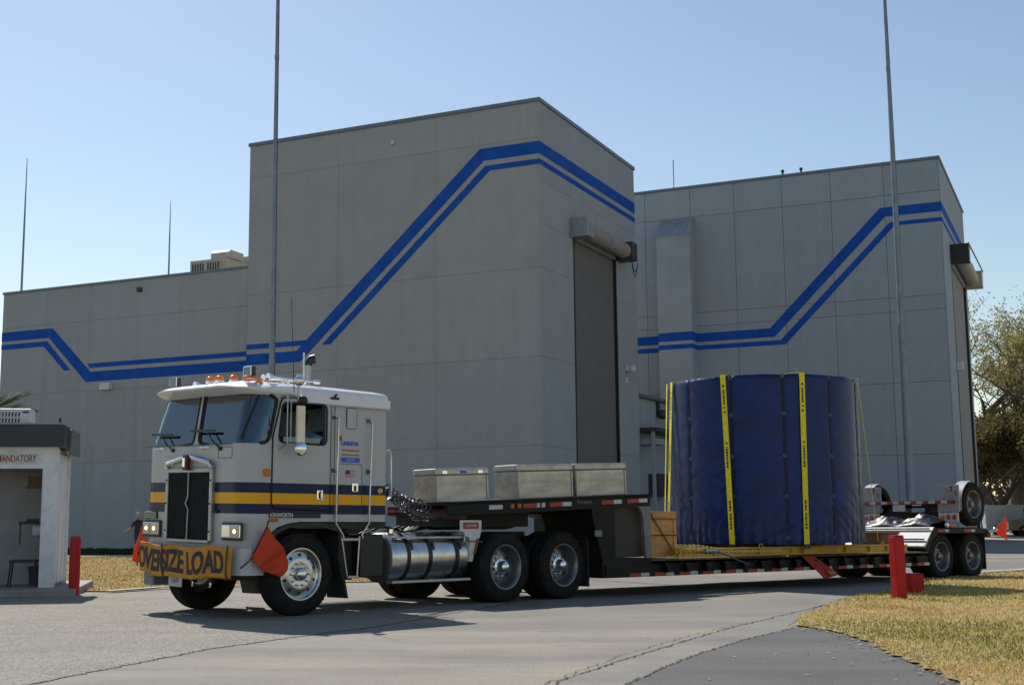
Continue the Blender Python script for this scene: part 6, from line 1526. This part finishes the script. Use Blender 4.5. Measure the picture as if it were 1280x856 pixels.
# ------------------------------------------------------------------ trees beyond the right hangar
M_bark = M('oak_bark', (.11,.09,.07), .95, var=.3, scale=6, bump=.8, bscale=16)
def leafmat(name, cols): return grass_mat(name, cols)
M_lf1 = leafmat('sparse_spring_leaf', [(.17,.16,.05),(.28,.25,.08),(.40,.34,.13),(.30,.22,.09)])
M_lf2 = leafmat('olive_leaf', [(.055,.058,.018),(.11,.10,.032),(.17,.14,.048),(.22,.165,.06)])
def tree(x, y, H_, crown_r, z_lo, leaves, lsize, mat, label, seed, bare=.0, group='trees beyond the right hangar'):
    rs = random.Random(seed); z0 = g(x, y)-.1
    e = empty('oak_tree', Matrix.Translation((x, y, z0))); tag(e, label, 'tree', group)
    tips = []; mb = MB()
    def branch(p, d, L_, r_, lev):
        pts = [p]; n = 5; q = p.copy(); dd = d.copy()
        for i in range(n):
            dd = (dd + Vector((rs.uniform(-1,1), rs.uniform(-1,1), rs.uniform(-.3,.7)))*.20).normalized(); q = q + dd*L_/n; pts.append(q.copy())
        mb.tube(pts, [r_*(1-.6*i/n) for i in range(n+1)], 7 if lev < 2 else 4, cap=False)
        if lev >= 4: tips.extend(pts[2:]); return
        if lev >= 2: tips.extend(pts[3:])
        for k in range(3 if lev < 3 else 4):
            t = rs.uniform(.35, 1); i = min(n-1, int(t*n)); bp_ = pts[i].lerp(pts[i+1], t*n-i if t*n-i <= 1 else 1)
            a = rs.uniform(0, 6.28); sd_ = Vector((math.cos(a), math.sin(a), rs.uniform(-.1,.6)))
            branch(bp_, (dd*.55+sd_*.8).normalized(), L_*rs.uniform(.58,.78), r_*.5, lev+1)
    tr_pts = [Vector((0,0,0)), Vector((rs.uniform(-.2,.2), 0, z_lo*.5)), Vector((rs.uniform(-.3,.3), rs.uniform(-.3,.3), z_lo))]
    r0 = H_*.028; MB().tube(tr_pts, [r0*1.3, r0, r0*.85], 12).build('trunk', M_bark, e, True)
    for k in range(6):
        a = 6.28*k/6+rs.uniform(-.4,.4); branch(tr_pts[2]-Vector((0,0,rs.uniform(0,z_lo*.3))), Vector((math.cos(a)*.8, math.sin(a)*.8, rs.uniform(.5,1.5))).normalized(), (H_-z_lo)*.42, r0*.5, 0)
    mb.build('limbs', M_bark, e, True)
    tp_ = np.array([tuple(t) for t in tips]); sc = np.array([crown_r/max(.1, np.percentile(np.abs(tp_[:,:2]), 96)), 1])
    R2 = np.random.RandomState(seed); idx = R2.randint(0, len(tp_), leaves); c = tp_[idx] + R2.normal(0, .28, (leaves, 3))
    n1 = R2.normal(size=(leaves, 3)); n1 /= np.linalg.norm(n1, axis=1)[:, None]; n2 = np.cross(n1, R2.normal(size=(leaves, 3))); n2 /= np.linalg.norm(n2, axis=1)[:, None]
    s_ = lsize*R2.uniform(.6, 1.3, (leaves, 1)); V_ = np.stack([c-n1*s_, c-n2*s_*.5, c+n1*s_, c+n2*s_*.5], 1).reshape(-1, 3)
    me = bpy.data.meshes.new('crown'); me.vertices.add(leaves*4); me.vertices.foreach_set('co', V_.ravel()); me.loops.add(leaves*4); me.loops.foreach_set('vertex_index', np.arange(leaves*4, dtype=np.int32))
    me.polygons.add(leaves); me.polygons.foreach_set('loop_start', np.arange(0, leaves*4, 4, dtype=np.int32)); me.update(calc_edges=True); me.validate()
    at = me.attributes.new('tint', 'FLOAT', 'POINT'); cl = np.array([noise.noise(tuple(v*.35)) for v in c]); at.data.foreach_set('value', np.repeat(np.clip(R2.normal(.45, .18, leaves)+cl*.5, 0, 1), 4))
    me.materials.append(mat); o = bpy.data.objects.new('crown', me); COL.objects.link(o); o.parent = e
    return e
tree(37.0, 92, 21.5, 8, 5, 17000, .11, M_lf1, 'tall sparse tree with thin yellowish new leaves rising above the darker trees', 3)
tree(45, 99, 21.0, 8, 5, 20000, .11, M_lf1, 'second sparse tree at the right picture edge', 8)
tree(30.6, 83, 9.4, 6, 2.2, 42000, .12, M_lf2, 'dense olive tree against the right hangar corner', 12)
tree(36.5, 82, 9.6, 6, 2.2, 42000, .12, M_lf2, 'dense olive tree at the right picture edge', 15)
tree(33.8, 88, 10.5, 6, 2.0, 40000, .12, M_lf2, 'dense tree in the gap behind the two olive trees', 18)
tree(42.5, 88, 11.0, 6, 2.5, 36000, .12, M_lf2, 'dense tree just outside the right edge', 24)
tree(40.5, 104, 12.0, 6, 2.0, 36000, .14, M_lf2, 'dense tree far behind, lowest foliage over the parked vehicles', 31)
tree(50, 108, 12.0, 6, 2.0, 30000, .14, M_lf2, 'dense tree far behind at the end of the row', 37)
mb = MB(); rs_ = np.random.RandomState(77)
for k in range(5200):
    t = rs_.rand(); x = 34+46*t; y = 112+rs_.normal(0, 1.5)+10*t; z = -1+rs_.rand()*6.5*(.7+.3*math.sin(x)); s_ = rs_.uniform(.25,.5); v = Vector(rs_.normal(size=3)).normalized()*s_; u_ = v.orthogonal().normalized()*s_*.6
    c = Vector((x, y, z)); mb._add([c-v, c-u_, c+v, c+u_], [(0,1,2,3)])
o = mb.build('hedge', leafmat('far_leaf', [(.04,.045,.015),(.07,.07,.025)])); tag(o, 'dark distant mass of bushes behind the parked vehicles', 'bushes', kind='stuff')
# ------------------------------------------------------------------ parked vehicles far right
def simple_van(x, y, az, body, label, truckbed=False):
    e = empty('parked_van' if not truckbed else 'parked_pickup', Matrix.Translation((x, y, g(x, y))) @ Matrix.Rotation(math.radians(az), 4, 'Z')); tag(e, label, 'van' if not truckbed else 'pickup')
    if not truckbed: pr = [(-2.5,.35),(2.5,.35),(2.55,.9),(2.2,1.15),(1.7,1.95),(1.3,2.05),(-2.4,2.05),(-2.52,1.9)]
    else: pr = [(-2.6,.4),(2.6,.4),(2.62,.95),(1.4,1.10),(.9,1.70),(-.5,1.72),(-.8,1.08),(-2.6,1.05)]
    MB().prism(rpoly(pr, .08), -.95, .95, 'xz').build('body', body, e, False)
    w0 = [(1.35,1.18),(1.62,1.18),(1.42,1.85),(1.25,1.85)] if not truckbed else [(.2,1.15),(1.15,1.15),(.8,1.6),(.2,1.6)]
    for sg_ in (-1, 1):
        MB().prism([(.2,1.2),(1.9,1.18),(1.55,1.8),(.2,1.85)] if not truckbed else [(-.5,1.14),(1.2,1.14),(.82,1.6),(-.4,1.62)], sg_*.951, sg_*.958, 'xz').build('side_window', M_black, e)
        for xx in (-1.6, 1.65): MB().lathe([(0,0),(.2,0),(.22,.0),(.36,.01),(.37,.2),(.2,.22)], (xx, sg_*.97-(.0 if sg_ < 0 else .22), .37), 'y', 20).build('wheel', M_rubber, e, True)
        MB().box(2.5,2.58,sg_*.8-.12,sg_*.8+.12,.7,.9,.02).build('headlight', M_lampin, e)
    return e
simple_van(34.6, 87.0, 5, M('van_white', (.42,.46,.50), .35, var=.03, coat=.3), 'pale van parked under the trees at the right edge')
simple_van(34.9, 82.5, 172, M('pickup_tan', (.12,.085,.03), .4, var=.05, coat=.3), 'brown pickup parked in the shade at the right edge', True)
